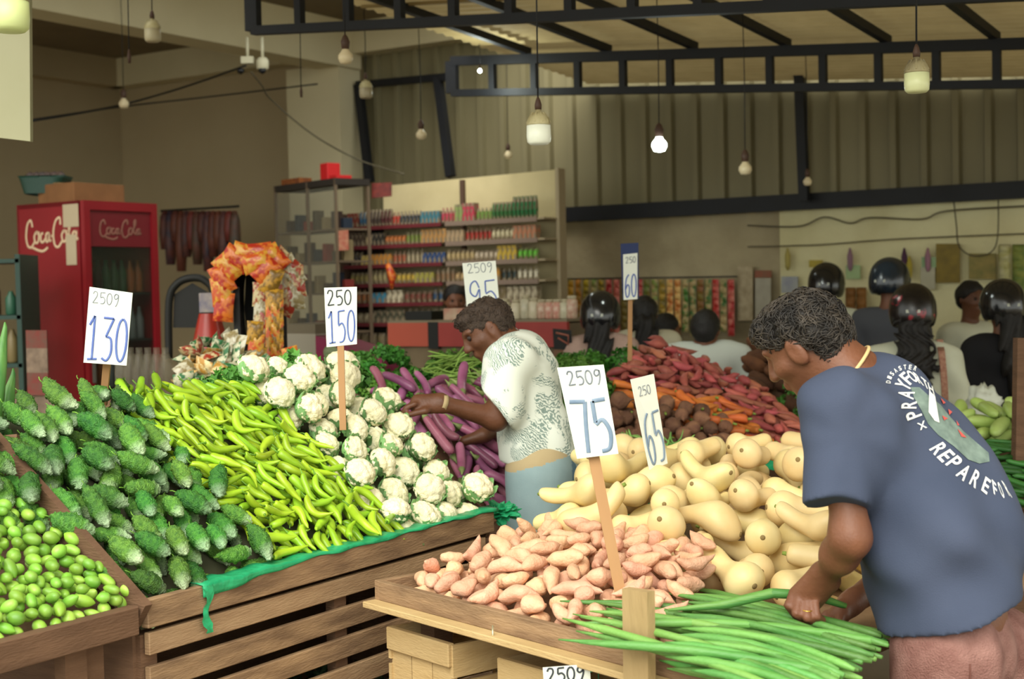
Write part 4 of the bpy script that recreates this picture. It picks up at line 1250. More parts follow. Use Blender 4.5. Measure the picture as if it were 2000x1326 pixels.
for pl_ in ([(1835, 778), (1845, 788), (1840, 790)], [(1838, 812), (1849, 818), (1842, 822)], [(1868, 838), (1886, 856), (1876, 854)], [(1850, 800), (1858, 806), (1852, 812)], [(1866, 822), (1872, 832), (1868, 832)]):
    patchpoly(pl_, M('red_print', 'c8554e', .8), 'emblem_spot', .003)

# --- the man in the leaf-print shirt
leafmat = M('leaf_print_cotton', 'dfe6da', .85)
nt = leafmat.node_tree; n_ = nt.nodes; l_ = nt.links
tc = n_.new('ShaderNodeTexCoord'); wv = n_.new('ShaderNodeTexWave'); wv.inputs['Scale'].default_value = 52; wv.inputs['Distortion'].default_value = 9; wv.inputs['Detail'].default_value = 2; wv.inputs['Detail Scale'].default_value = 1.2
vo = n_.new('ShaderNodeTexNoise'); vo.inputs['Scale'].default_value = 13; vo.inputs['Detail'].default_value = 2
mp = n_.new('ShaderNodeMapping'); mp.inputs['Rotation'].default_value = (.3, .5, .8)
l_.new(tc.outputs['Object'], mp.inputs[0]); l_.new(mp.outputs[0], wv.inputs[0]); l_.new(tc.outputs['Object'], vo.inputs[0])
mu = n_.new('ShaderNodeMath'); mu.operation = 'MULTIPLY'; l_.new(wv.outputs['Fac'], mu.inputs[0]); 
cr0 = n_.new('ShaderNodeValToRGB'); cr0.color_ramp.elements[0].position = .42; cr0.color_ramp.elements[1].position = .56; l_.new(vo.outputs[0], cr0.inputs[0]); l_.new(cr0.outputs[0], mu.inputs[1])
cr = n_.new('ShaderNodeValToRGB'); cr.color_ramp.elements[0].position = .35; cr.color_ramp.elements[1].position = .62
cr.color_ramp.elements[0].color = (*srgb('e2e8dc'), 1); cr.color_ramp.elements[1].color = (*srgb('84988f'), 1)
l_.new(mu.outputs[0], cr.inputs[0]); l_.new(cr.outputs[0], n_['Principled BSDF'].inputs['Base Color'])
sx2 = Vector((.15, .99, 0)).normalized()
D2 = 4.98
c1 = at(1018, 715, D2); c2 = at(1045, 860, D2); c3 = at(1062, 905, D2)
sL = at(990, 712, D2-.16); sR = at(1030, 705, D2+.17)
eL = at(968, 818, D2-.2); wL = at(862, 787, D2-.28)
hc2 = at(952, 645, D2)
S = SDF()
f, l, u, q = head(S, hc2, (-.8, -.2, -.5), (-.5, 0, .85), .93)
nb2 = at(998, 682, D2)
S.cap(q(-.03, 0, -.06), nb2, .05, .055, .03); S.cap(nb2, c1, .06, .09, .05, 1.3, sx2)
S.cap(c1, c2, .09, .09, .05, 1.35, sx2); S.cap(c2, c3, .095, .09, .05, 1.3, sx2)
S.cap(sL, eL, .045, .037, .03); S.cap(eL, wL, .038, .025, .03)
kn2 = at(812, 790, D2-.29)
hand(S, wL, kn2, Vector((0, .3, 1)), [[kn2+Vector((0, .02*i-.03, .004)), kn2+Vector((-.03, .02*i-.03, -.008)), kn2+Vector((-.045, .018*i-.028, -.03))] for i in range(4)], .009,
     [wL.lerp(kn2, .3), wL.lerp(kn2, .6)+Vector((0, -.035, -.02)), kn2+Vector((-.02, -.04, -.03))])
eR = at(985, 830, D2+.3); wR = at(945, 850, D2+.2)
S.cap(sR, eR, .045, .037, .03); S.cap(eR, wR, .037, .025, .03); S.cap(wR, wR+Vector((-.07, 0, -.02)), .025, .02, .02, 1.4, sx2)
h1 = at(1052, 925, D2-.09); h2 = at(1080, 925, D2+.09)
k1 = Vector((h1.x-.01, h1.y, .47)); k2_ = Vector((h2.x+.01, h2.y, .47)); a1 = Vector((k1.x+.03, k1.y, .09)); a2 = Vector((k2_.x+.03, k2_.y, .09))
for h_, k_, a_ in ((h1, k1, a1), (h2, k2_, a2)):
    S.cap(h_, k_, .08, .05, .04); S.cap(k_, k_.lerp(a_, .35)+Vector((.012, 0, 0)), .048, .052, .03); S.cap(k_.lerp(a_, .35)+Vector((.012, 0, 0)), a_, .05, .033, .03); foot(S, a_, Vector((-1, 0, 0)))
man2 = mesh_obj('person', S.mesh('person', .0065, skin_dk, 1))
tag(man2, 'man in a white leaf-print shirt and blue-grey shorts reaching over the cauliflowers', 'person')
eyes(man2, q, .93)
Rm = [[f[i], l[i], u[i]] for i in range(3)]
Hs = SDF(); Hs.ell(q(-.014, 0, .034), (.09, .075, .076), .02, Rm); Hs.ell(q(-.045, 0, .01), (.06, .072, .07), .03, Rm); Hs.ell(q(.04, 0, .078), (.05, .06, .03), .02, Rm)
Hs.ell(q(.085, 0, -.04), (.085, .1, .08), .01, Rm, sub=True); Hs.ell(q(.02, .09, -.045), (.05, .04, .055), .01, Rm, sub=True); Hs.ell(q(.02, -.09, -.045), (.05, .04, .055), .01, Rm, sub=True)
hm = Hs.mesh('hair', .006, hair_br, 1, nzf(60, .008)); ho = mesh_obj('hair', hm, man2)
mesh_obj('hair_locks', curls('c', mesh_surf(hm), f, 420, .02, .0014, 8, .007).mesh('hair_locks', hair_br), ho)
TS = SDF()
TS.cap(nb2+Vector((.03, 0, -.02)), c1, .07, .112, .05, 1.4, sx2); TS.cap(c1, c2, .115, .118, .05, 1.4, sx2); TS.cap(c2, c3, .118, .12, .05, 1.35, sx2)
TS.cap(c2+Vector((-.03, 0, 0)), c3+Vector((-.07, 0, 0)), .085, .085, .05, 1.4, sx2)
TS.cap(sL, sL.lerp(eL, .82), .078, .085, .04, cut=(-.8, 0, -.6)); TS.cap(sR, sR.lerp(eR, .8), .075, .08, .04, cut=True)
TS.cap(sL+Vector((.02, 0, .02)), sR+Vector((0, 0, .02)), .07, .07, .05)
TS.plane_cut(at(975, 897, D2), (-.2, 0, -.97)); TS.ell(q(-.02, 0, -.1), (.058, .058, .04), .008, sub=True)
tm2 = TS.mesh('shirt', .0075, leafmat, 2, lambda P: .006*np.sin(P[:, 0]*38+P[:, 2]*16+2*np.sin(P[:, 2]*9))*np.clip((1.4-P[:, 2])/.3, 0, 1)+.003*np.sin(P[:, 1]*45+P[:, 2]*30))
sh2 = mesh_obj('shirt', tm2, man2)
mb = MB(); cc2_ = nb2.lerp(q(-.03, 0, -.06), .12); ax_ = Vector((-.55, 0, .83)); 
mb.lathe([(.066, -.012), (.072, .0), (.066, .018), (.062, .018), (.062, -.012)], cc2_, ax_, 22); mb.build('shirt_collar', leafmat, sh2)
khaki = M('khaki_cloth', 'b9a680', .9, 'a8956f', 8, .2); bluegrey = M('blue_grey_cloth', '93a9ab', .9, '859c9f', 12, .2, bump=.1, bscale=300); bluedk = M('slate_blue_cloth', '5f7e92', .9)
PSd = SDF(); PSd.cap(c3-Vector((0, 0, .0)), h1.lerp(h2, .5), .11, .115, .05, 1.25, sx2)
PSd.cap(h1, k1+Vector((0, 0, .12)), .115, .105, .06, cut=True); PSd.cap(h2, k2_+Vector((0, 0, .12)), .115, .105, .06, cut=True)
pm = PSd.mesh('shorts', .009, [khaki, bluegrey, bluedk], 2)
zt = at(1000, 898, D2).z; zb_ = .735; 
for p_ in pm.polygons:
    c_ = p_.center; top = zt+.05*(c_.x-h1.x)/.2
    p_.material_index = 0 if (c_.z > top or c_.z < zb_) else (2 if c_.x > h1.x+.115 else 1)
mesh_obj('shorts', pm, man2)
mb = MB(); wb = wL.lerp(eL, .02); mb.tube([wb-(eL-wL).normalized()*.008, wb+(eL-wL).normalized()*.008], [.031, .032], 14); mb.build('wrist_band', M('beige_band', 'a8946c', .7), man2)

# --- customers and the shopkeeper
def person(px, ytop, D, ang, lab, shirt, H=None, sleeve='short', hair='short', helmet=None, bag=None, skirt=None, sk=None, female=False, lean=0, body=1.0, eyes_on=False, shrug=0):
    """standing person whose head top shows at (px, ytop); ang = facing, degrees from +X"""
    t = at(px, ytop, D); top = t.z-(.03 if helmet else 0); sk = sk or skin
    fd = Vector((math.cos(math.radians(ang)), math.sin(math.radians(ang)), 0)); sd_ = Vector((fd.y, -fd.x, 0))   # sd_: his right
    base = Vector((t.x, t.y, 0)); g = lambda a, b, z: base+fd*a+sd_*b+UP*z
    k = body; Hh = top; S = SDF()
    f, l, u, q = head(S, g(lean*.1, 0, Hh-.115), fd+Vector((0, 0, -.15-lean)), (0, 0, 1), .95)
    sh = Hh-.32+shrug; w = (.165 if female else .19)*k; hipz = min(.9, Hh*.53)
    S.cap(g(-.01, 0, Hh-.2), g(-.02, 0, sh+.04), .05, .055, .03)
    S.cap(g(-.01, -w*.55, sh-.03), g(-.01, w*.55, sh-.03), .075, .075, .05); S.cap(g(0, 0, sh-.1), g(0, 0, hipz), .1, .1, .06, 1.4, sd_)
    arms = []
    for s_ in (-1, 1):
        a = g(-.01, s_*w, sh-.02); e = g(-.03, s_*(w+.05), sh-.3); wr = g(.12, s_*(w+.01), sh-.42)
        S.cap(a, e, .043*k, .035, .03); S.cap(e, wr, .035, .025, .03); S.cap(wr, wr+fd*.07, .024, .02, .02, 1.4, UP)
        for j in range(4): S.cap(wr+fd*.07+UP*(.018*j-.027), wr+fd*.13+UP*(.018*j-.03)-sd_*s_*.015, .0085, .008, .004)
        S.cap(wr+fd*.03+UP*.02, wr+fd*.08+UP*.045, .01, .009, .006)
        hp_ = g(0, s_*.085, hipz); kn_ = g(.02, s_*.09, hipz*.54); an = g(-.01, s_*.09, .09)
        S.cap(hp_, kn_, .085, .055, .04); S.cap(kn_, an, .052, .035, .03); foot(S, an, fd)
        arms.append((a, e, wr))
    o = mesh_obj('person', S.mesh('person', .0125, sk, 1)); tag(o, lab, 'person')
    if eyes_on: eyes(o, q, .95)
    # clothes
    T_ = SDF(); T_.cap(g(-.01, -w*.6, sh-.03), g(-.01, w*.6, sh-.03), .09, .09, .05); T_.cap(g(0, 0, sh-.08), g(0, 0, hipz-.02), .115*k, .12*k, .06, 1.45, sd_, cut=(0, 0, -1))
    for a, e, wr in arms:
        if sleeve == 'short': T_.cap(a, a.lerp(e, .75), .062, .062, .04, cut=True)
        else: T_.cap(a, e, .06, .052, .04); T_.cap(e, wr, .052, .045, .02, cut=True)
    T_.ell(g(0, 0, Hh-.2), (.06, .06, .06), .01, sub=True)
    mesh_obj('top', T_.mesh('top', .0125, shirt, 2, lambda P: .006*np.sin(P[:, 0]*25+P[:, 1]*20+P[:, 2]*22+np.sin(P[:, 2]*13)*2)), o)
    L_ = SDF(); L_.cap(g(0, 0, hipz+.05), g(0, 0, hipz-.05), .1, .115, .04, 1.4, sd_)
    for s_ in (-1, 1): L_.cap(g(0, s_*.08, hipz), g(0, s_*.09, .12), .095, .065, .04, cut=True)
    mesh_obj('trousers', L_.mesh('trousers', .016, skirt or M('dark_trousers', '2c2c30', .9), 1), o)
    Rm = [[f[i], l[i], u[i]] for i in range(3)]
    if helmet:
        G_ = SDF(); G_.ell(q(-.012, 0, .03), (.132, .118, .125), .01, Rm); G_.ell(q(-.02, 0, -.03), (.122, .112, .1), .03, Rm)
        G_.ell(q(.115, 0, -.03), (.075, .085, .055), .01, Rm, sub=True); G_.ell(q(.0, 0, -.13), (.15, .15, .06), .01, Rm, sub=True)
        G_.ell(q(-.0, 0, -.04), (.085, .085, .1), .01, Rm, sub=True)
        hm_ = mesh_obj('helmet', G_.mesh('helmet', .009, helmet, 2), o)
        G2 = SDF(); G2.ell(q(-.005, 0, .018), (.137, .122, .075), .01, Rm); G2.ell(q(-.07, 0, 0), (.13, .16, .2), .01, Rm, sub=True); G2.ell(q(.1, 0, -.07), (.09, .12, .055), .01, Rm, sub=True)
        try: mesh_obj('visor', G2.mesh('visor', .009, M('smoked_visor', '2d3034', .12, spec=.8), 1), hm_)
        except Exception as ex: print('visor', ex)
        mb = MB()
        c_ = q(-.14, 0, -.01); mb.box(c_, (.07, .02, .016), l, f); mb.build('rear_sticker', M('silver_sticker', 'b9bcae', .4), hm_)
    else:
        Hs = SDF(); Hs.ell(q(-.014, 0, .036), (.095, .082, .084), .02, Rm); Hs.ell(q(-.045, 0, -.005), (.066, .074, .08), .03, Rm)
        Hs.ell(q(.09, 0, -.03), (.09, .1, .088), .01, Rm, sub=True); Hs.cap(q(.01, -.1, -.05), q(.01, .1, -.05), .045, .045, .01, sub=True)
        mesh_obj('hair', Hs.mesh('hair', .009, hair_bk, 1, nzf(30, .006)), o)
    if hair in ('pony', 'long', 'wavy'):
        Hs = SDF(); L = {'pony': .42, 'long': .5, 'wavy': .42}[hair]; wd = {'pony': 1.5, 'long': 1.9, 'wavy': 2.2}[hair]
        p0 = g(-.10, 0, Hh-.17); p1 = g(-.15, .01, Hh-.17-L*.5); p2 = g(-.145, .02, Hh-.17-L)
        Hs.cap(p0, p1, .04, .042, .02, wd, sd_); Hs.cap(p1, p2, .042, .018, .03, wd, sd_)
        Hs.cap(g(-.04, 0, Hh-.12), p0, .06, .04, .03, 1.3, sd_)
        mesh_obj('long_hair', Hs.mesh('long_hair', .01, hair_bk, 1, lambda P: .008*np.sin((P@np.array(sd_[:]))*110+6*np.sin(P[:, 2]*(30 if hair == 'wavy' else 8)))), o)
    return o, g, q
rh = M('black_red_helmet', '8f2430', .25, '161313', 9, .97, spec=.6)
for n_ in rh.node_tree.nodes:
    if n_.type == 'VALTORGB': n_.color_ramp.elements[0].position = .36; n_.color_ramp.elements[1].position = .39
blk = M('black_helmet_shell', '17181a', .18, spec=.7)
whitec = M('off_white_cotton', 'cfd2bd', .9, 'c2c4ad', 8, .2); pinkc = M('dusty_pink_cotton', 'b89c8f', .9, 'a4877a', 12, .3)
paleb = M('pale_blue_white_cotton', 'c3c9c0', .9); greyc = M('charcoal_grey_cotton', '4d4f56', .9); blackc = M('black_cotton', '16161a', .9); creamc = M('cream_check_cotton', 'bdb38f', .9, 'a79d79', 20, .3)
person(1172, 570, 8.3, 78, 'woman in a dusty pink top and black helmet, with a long ponytail', pinkc, hair='long', helmet=blk, female=True, shrug=.05)
person(1258, 578, 8.95, 85, 'woman in a pale top with a long black ponytail, behind the blue-and-white 60 sign', M('pale_cream_top', 'c8c2a8', .9), hair='long', female=True, shrug=.05)
person(1302, 612, 9.6, 20, 'dark-haired person in a pale top just right of the long ponytail', M('pale_grey_top', 'b5b09a', .9), hair='long', female=True)
person(1378, 605, 8.1, 70, 'short-haired person in a pale blue-white shirt behind the red sweet potatoes', paleb, body=1.15, sleeve='long', shrug=.08)
person(1614, 515, 9.3, 70, 'man in a black helmet and white shirt, partly behind the curly-haired man', whitec, helmet=blk)
person(1738, 505, 8.6, 50, 'man in a charcoal shirt and black open-face helmet with a raised visor', greyc, helmet=M('black_helmet_blue_line', '17191c', .2, '1f3446', 3, .5, spec=.7))
w_, g_, q_ = person(1782, 556, 7.3, 75, 'woman in a white blouse with long wavy hair and a red-patterned black helmet', whitec, hair='wavy', helmet=M('black_red_helmet', '8f2430', .25, '161313', 9, .97, spec=.6), female=True, body=1.15, sleeve='long')
mb = MB(); rows = []
for i in range(24):
    t = i/23; z = at(1800, 655, 7.3).z-.02-t*.62
    c_ = g_(-.155 if 1 < i else -.05, .13+.02*math.sin(t*3), z)
    rows.append([c_+Vector((-.016, 0, 0)), c_+Vector((.016, 0, 0)), c_+Vector((.016, .012, 0)), c_+Vector((-.016, .012, 0))])
mb.grid(rows, smooth=False, closed=True); mb.build('woven_bag_strap', M('woven_strap', 'b08a70', .8, '8c5648', 90, .3), w_)
person(1897, 548, 9.0, -70, 'moustached man in a white shirt facing the street between two customers', whitec, sk=skin_dk, eyes_on=True)
w_, g_, q_ = person(1957, 547, 7.7, 95, 'woman in a black top and black helmet with long hair at the right edge', blackc, hair='long', helmet=blk, female=True, body=1.1, sleeve='long')
crumple('plastic_bag', at(1922, 800, 6.9), .075, M('thin_white_plastic', 'd5dacb', .4), 'thin white plastic carrier bag hanging beside the woman in black', 'bag', 4, 1.5, amp=.35, sm=True)
person(888, 556, 10.15, -80, 'shopkeeper with dark hair and a dark face behind the red counter', M('maroon_top', '5e2b2a', .9), sk=skin, eyes_on=True, female=True)

# ------------------------------------------------------------- price signs
card = M('white_card', 'e9ecdf', .6, 'dde2d6', 9, .2)
stakew = M('stake_wood', 'b58a5c', .7, '946c44', 6, .2, stretch=(1, 1, .2))
ink_b = M('blue_marker', '4a5fa8', .6, '6a7fb8', 30, .3); ink_s = M('slate_blue_paint', '6b8098', .6, '8a9cae', 25, .3); ink_g = M('grey_marker', '5d6470', .6, '9aa0a4', 30, .3); ink_k = M('dark_marker', '33383e', .6)
def crs(pts, n=6):
    out = []
    for i in range(len(pts)-1):
        p = [pts[max(i-1, 0)], pts[i], pts[i+1], pts[min(i+2, len(pts)-1)]]
        for j in range(n):
            f = j/n
            out.append(tuple(.5*(2*p[1][k]+(p[2][k]-p[0][k])*f+(2*p[0][k]-5*p[1][k]+4*p[2][k]-p[3][k])*f*f+(3*p[1][k]-p[0][k]-3*p[2][k]+p[3][k])*f**3) for k in range(len(p[0]))))
    out.append(tuple(pts[-1])); return out
ell_ = [(.5+.45*math.sin(2*PI*i/10), .5+.5*math.cos(2*PI*i/10)) for i in range(11)]
GLY = {'2': [[(.05, .78), (.25, 1), (.7, .95), (.75, .65), (.4, .3), (.05, 0)], [(.05, 0), (1, .04)]],
       '5': [[(.95, 1), (.15, .98)], [(.15, .98), (.12, .56)], [(.12, .52), (.6, .6), (.95, .35), (.75, .05), (.2, .0)]],
       '0': [ell_], 'g': [[(.8, .95), (.35, 1), (.1, .75), (.35, .55), (.75, .7), (.82, .95), (.85, .5), (.6, .05), (.4, -.1)]],
       '1': [[(.1, .78), (.5, 1)], [(.5, 1), (.5, 0)], [(.1, 0), (.95, .02)]], '3': [[(.05, .98), (.95, .98)], [(.95, .98), (.35, .55)], [(.35, .55), (.8, .5), (.9, .2), (.55, 0), (.1, .05)]],
       '7': [[(0, 1), (.95, .98)], [(.95, .98), (.72, .5), (.55, 0)]], '6': [[(.8, 1), (.3, .8), (.1, .35), (.35, 0), (.8, .1), (.88, .42), (.55, .55), (.15, .35)]],
       '9': [[(.85, .75), (.6, 1), (.2, .9), (.1, .6), (.5, .45), (.85, .7), (.8, .3), (.6, 0)]], '.': [[(.4, .3), (.5, .25)]]}
def ribbon(mb, P, w, nrm, th=.0008):
    rows = []
    for i, p in enumerate(P):
        t = (P[min(i+1, len(P)-1)]-P[max(i-1, 0)]); t = t.normalized() if t.length > 1e-7 else Vector((1, 0, 0)); s_ = t.cross(nrm).normalized()*w/2
        rows.append([p-s_, p-s_*.9+nrm*th, p+s_*.9+nrm*th, p+s_])
    mb.grid(rows)
def sign(name, cor, D, texts, stake, label, stk_mat=stakew, back=None, cat='price sign', wst=.02, tilt=(0, 0, 0, 0)):
    """cor: card corners top left, top right, bottom right, bottom left in photo pixels; texts: (string, u0, u1, v0, v1, ink, width)"""
    P = [at(c[0], c[1], D+t_) for c, t_ in zip(cor, tilt)]
    nrm = (P[1]-P[0]).cross(P[3]-P[0]).normalized()
    if nrm.y > 0: nrm = -nrm
    base = at(*stake[1]) if stake else P[3]
    root = thing(name, label, cat, tuple(base))
    mb = MB(); mb.slab([P[3], P[2], P[1], P[0]], -nrm*.003); mb.build('card', card, root)
    if back:
        Q = [at(c[0], c[1], D+.01) for c in back]; mb = MB(); mb.slab([Q[3], Q[2], Q[1], Q[0]], -nrm*.004); mb.build('backing_board', M('navy_board', '1f2f5c', .6), root)
    uv = lambda u, v: (P[0]*(1-u)+P[1]*u)*v+(P[3]*(1-u)+P[2]*u)*(1-v)+nrm*.0008
    for tx, u0, u1, v0, v1, ink, w in texts:
        n = len(tx); cw = (u1-u0)/n; mb = MB()
        for i, ch in enumerate(tx):
            for st in GLY[ch]:
                pts = crs(st, 5) if len(st) > 2 else [st[0], ((st[0][0]+st[1][0])/2, (st[0][1]+st[1][1])/2), st[1]]
                ribbon(mb, [uv(u0+cw*(i+.1+.8*a), v0+(v1-v0)*b) for a, b in pts], w, nrm)
        mb.build('handwritten_digits', ink, root)
    if stake:
        a, b = at(*stake[0]), at(*stake[1])
        mb = MB(); mb.beam(b, a, wst, .011, nrm); mb.build('stake', stk_mat, root)
        mb = MB()
        for f_ in (.25, .6):
            c_ = a.lerp((P[2]+P[3])/2, f_)+nrm*.002; mb.lathe([(.002, 0), (.002, .001)], c_, nrm, 6)
        mb.build('nail', M('nail', '6b6a5c', .4, metal=.6), root)
    return root
sign('price_sign', [(175, 560), (259, 572), (247, 714), (163, 708)], 3.93, [('250g', .08, .72, .8, .95, ink_g, .002), ('130', .02, 1.0, .05, .63, ink_b, .0065)],
     ((215, 640, 3.94), (202, 790, 4.0)), 'white card reading 250g 130 on a stake in the bitter gourds')
sign('price_sign', [(633, 562), (697, 560), (697, 672), (638, 678)], 4.38, [('250', .06, .85, .7, .95, ink_k, .004), ('150', .04, .97, .06, .6, ink_b, .005)],
     ((664, 620, 4.4), (670, 840, 4.35)), 'white card reading 250 150 on a stake in the cauliflowers')
sign('price_sign', [(903, 514), (968, 509), (976, 602), (912, 606)], 5.9, [('250g', .12, .9, .78, .97, ink_g, .003), ('95', .08, .98, .02, .6, ink_b, .006)],
     ((938, 560, 5.915), (960, 740, 5.95)), 'white card reading 250g 95 behind the head of the man in the leaf-print shirt')
sign('price_sign', [(1217, 497), (1245, 494), (1245, 584), (1218, 586)], 6.5, [('250', .15, .9, .8, .93, ink_g, .003), ('60', .05, .97, .06, .55, ink_b, .006)],
     ((1231, 560, 6.52), (1230, 705, 6.5)), 'narrow white card reading 250 60 on a navy board above the red sweet potatoes', back=[(1212, 476), (1247, 474), (1248, 583), (1216, 585)])
sign('price_sign', [(1088, 718), (1179, 712), (1208, 886), (1127, 896)], 3.34, [('250g', .15, .92, .8, .95, ink_g, .0035), ('75', .06, .96, .05, .62, ink_s, .010)],
     ((1140, 790, 3.385), (1222, 1212, 3.30)), 'large leaning white card reading 250g 75 on a stake in the pale sweet potatoes', wst=.026)
sign('price_sign', [(1232, 741), (1277, 730), (1304, 905), (1269, 918)], 4.15, [('250', .2, .75, .8, .9, ink_g, .002), ('65', .05, 1.0, .05, .6, ink_s, .007)],
     ((1262, 820, 4.215), (1288, 965, 4.2)), 'narrow tilted white card reading 65 on a dark stake in the squashes', stk_mat=wood_dk, tilt=(0, .05, .05, 0))
sign('price_sign', [(1060, 1304), (1152, 1297), (1156, 1380), (1066, 1388)], 3.08, [('250g', .06, .9, .66, .97, ink_k, .004)],
     None, 'white card reading 250g propped against the crates under the tray')

# ------------------------------------------------------------- hanging lamps
lampw = M('lamp_diffuser', 'e9ecd8', .35, emit=.12); lampb = M('lamp_body', 'cfc69a', .5, '8a7c54', 14, .3); rusty = M('rusty_lamp_body', 'b9ae84', .6, '3a2a1c', 16, .1); wire = M('black_wire', '16171a', .6)
bulbg = M('dull_glass_bulb', 'd9c9a4', .3); litm = M('lit_bulb', 'f4fff4', .3, emit=9); socket = M('brown_socket', '4a3428', .6)
def wire_up(root, p, z):
    mb = MB(); mb.tube([p, p.lerp(Vector((p.x, p.y, z)), .5)+Vector((.004, 0, 0)), Vector((p.x, p.y, z))], .003, 5); mb.build('cord', wire, root)
def roofz(p): 
    m = (p-tA).dot(A); k = (p-tA).dot(B); return roofpt(k, m).z if (k > -.1 and m > -3.8) else 3.97
def big_lamp(px, py0, py1, D, label, body=lampb, glow=lampw):
    a = at(px, py0, D); b = at(px, py1, D); h = a.z-b.z; r = h*.31
    t_ = thing('led_lamp', label, 'lamp', tuple(a)); c = Vector((a.x, a.y, 0))
    mb = MB(); mb.lathe([(r*.75, b.z), (r*.95, b.z+h*.06), (r, b.z+h*.2), (r*.98, b.z+h*.48)], c, UP, 24); mb.build('diffuser', glow, t_)
    mb = MB(); mb.lathe([(r*.99, b.z+h*.48), (r*1.0, b.z+h*.52), (r*.85, b.z+h*.68), (r*.45, b.z+h*.8), (r*.25, b.z+h*.82), (r*.25, b.z+h*.9)], c, UP, 24)
    for i in range(10):
        a_ = i*PI/5; d = Vector((math.cos(a_), math.sin(a_), 0)); mb.beam(c+d*r*.95+UP*(b.z+h*.54), c+d*r*.5+UP*(b.z+h*.8), .004, .008)
    mb.build('housing', body, t_)
    mb = MB(); mb.lathe([(r*.28, b.z+h*.88), (r*.3, b.z+h), (r*.2, b.z+h*1.12), (r*.08, b.z+h*1.2)], c, UP, 12); mb.build('socket', socket, t_)
    wire_up(t_, c+UP*(b.z+h*1.2), roofz(a)); return t_
big_lamp(1051, 205, 282, 5.2, 'white bell-shaped LED lamp hanging in front of the corrugated wall, the whitest')
big_lamp(1790, 102, 181, 4.3, 'large stained LED lamp hanging at the upper right, rusty on top', rusty, M('yellowed_diffuser', 'd2d6a4', .3, emit=.05))
big_lamp(297, 30, 82, 7.6, 'pale LED lamp hanging before the concrete beam at upper left', lampb, M('dim_diffuser', 'b8ae8e', .4))
big_lamp(714, 150, 192, 9.0, 'dull LED lamp hanging by the top of the corner column', lampb, M('dim_diffuser_b', 'a79c80', .4))
big_lamp(16, -60, 62, 3.7, 'yellowish green LED lamp in front of the white board at the top left corner', lampb, M('green_diffuser', 'c3cc8c', .4, emit=.1))
def bulb(px, py0, py1, D, label, lit=False, glass=True, sc=1):
    a = at(px, py0, D); b = at(px, py1, D); h = (a.z-b.z); t_ = thing('light_bulb' if glass else 'lamp_socket', label, 'light bulb' if glass else 'lamp socket', tuple(a)); c = Vector((a.x, a.y, 0))
    hs = h*.45 if glass else h
    mb = MB(); mb.lathe([(h*.13, b.z+h-hs), (h*.17, b.z+h-hs*.4), (h*.1, b.z+h), (.004, b.z+h+.01)], c, UP, 12); mb.build('socket', socket, t_)
    if glass:
        mb = MB(); mb.lathe([(.001, b.z), (h*.2, b.z+h*.04), (h*.28, b.z+h*.2), (h*.27, b.z+h*.34), (h*.14, b.z+h*.5), (h*.12, b.z+h*.58)], c, UP, 16); mb.build('glass', litm if lit else bulbg, t_)
        if lit:
            ld = bpy.data.lights.new('bulb_light', 'POINT'); ld.energy = 6; ld.shadow_soft_size = .04; ld.color = (.9, 1, .92)
            lo_ = bpy.data.objects.new('bulb_light', ld); C.objects.link(lo_); lo_.location = (c.x-t_.location.x, c.y-t_.location.y, b.z-.06-t_.location.z); lo_.parent = t_
    wire_up(t_, c+UP*(a.z+.01), roofz(a))
bulb(674, 72, 126, 6.2, 'clear bulb on a brown socket hanging over the near truss end')
bulb(822, 236, 273, 9.5, 'small unlit bulb hanging left in front of the sheet wall, between two black uprights')
bulb(992, 282, 310, 11.0, 'tiny unlit bulb hanging left of the whitest bell-shaped lamp')
bulb(1287, 244, 297, 7.6, 'glowing white bulb hanging in front of the corrugated wall', True)
bulb(1455, 295, 342, 8.2, 'unlit yellowish bulb hanging right of the glowing bulb')
bulb(1577, 332, 363, 9.4, 'small unlit bulb hanging beside the tall black wall upright')
bulb(937, 128, 142, 9.9, 'tiny lit bulb at the left end of the far truss', True)
bulb(252, 100, 123, 7.0, 'empty black lamp socket hanging in the upper left of the shop', glass=False)
bulb(588, 172, 190, 8.0, 'empty black lamp socket hanging left of the corner column', glass=False)
bulb(241, 176, 212, 10.5, 'grey bulb hanging near the back left corner of the shop')

# cables and cameras
def cable(pts, label, r=.008, mat=wire):
    P = [tuple(at(*p)) for p in pts]; mb = MB(); mb.tube([Vector(p) for p in crs(P, 6)], r, 6); o = mb.build('cable', mat); tag(o, label, 'cable')
wcab = M('grey_cable', '5a5340', .7)
cable([(62, 236, 10), (160, 220, 10.8), (245, 203, 12), (360, 170, 11.6), (480, 128, 11)], 'black cable sagging from the left wall to the ceiling cameras', .009)
cable([(62, 234, 10.2), (240, 208, 12.4), (400, 190, 12.6), (620, 164, 12)], 'thin cable running across the back wall to the corner column', .007)
cable([(490, 140, 11), (512, 168, 11.2), (530, 195, 11.5), (610, 262, 11.6), (700, 312, 11.8), (790, 340, 11.6)], 'thin grey cable drooping from the cameras past the corner column', .007, wcab)
def wallD(px):
    r = ray(px, 500); d2 = Vector((r.x, r.y)); # intersect with the back wall plane
    n_ = Vector((A.x, A.y)); return (Vector((W0.x, W0.y)).dot(n_)/d2.dot(n_))*r.y
cable([(1460, 440, wallD(1460)-.08), (1560, 442, wallD(1560)-.08), (1610, 424, wallD(1610)-.08), (1660, 436, wallD(1660)-.08), (1700, 425, wallD(1700)-.08), (1800, 428, wallD(1800)-.08), (1850, 412, wallD(1850)-.08), (2010, 402, wallD(2010)-.08)], 'wavy cable along the top of the whitewashed wall', .006, wcab)
cable([(1460, 482, wallD(1460)-.08), (1600, 478, wallD(1600)-.08), (1750, 467, wallD(1750)-.08), (2010, 456, wallD(2010)-.08)], 'straight cable lower on the whitewashed wall', .005, wcab)
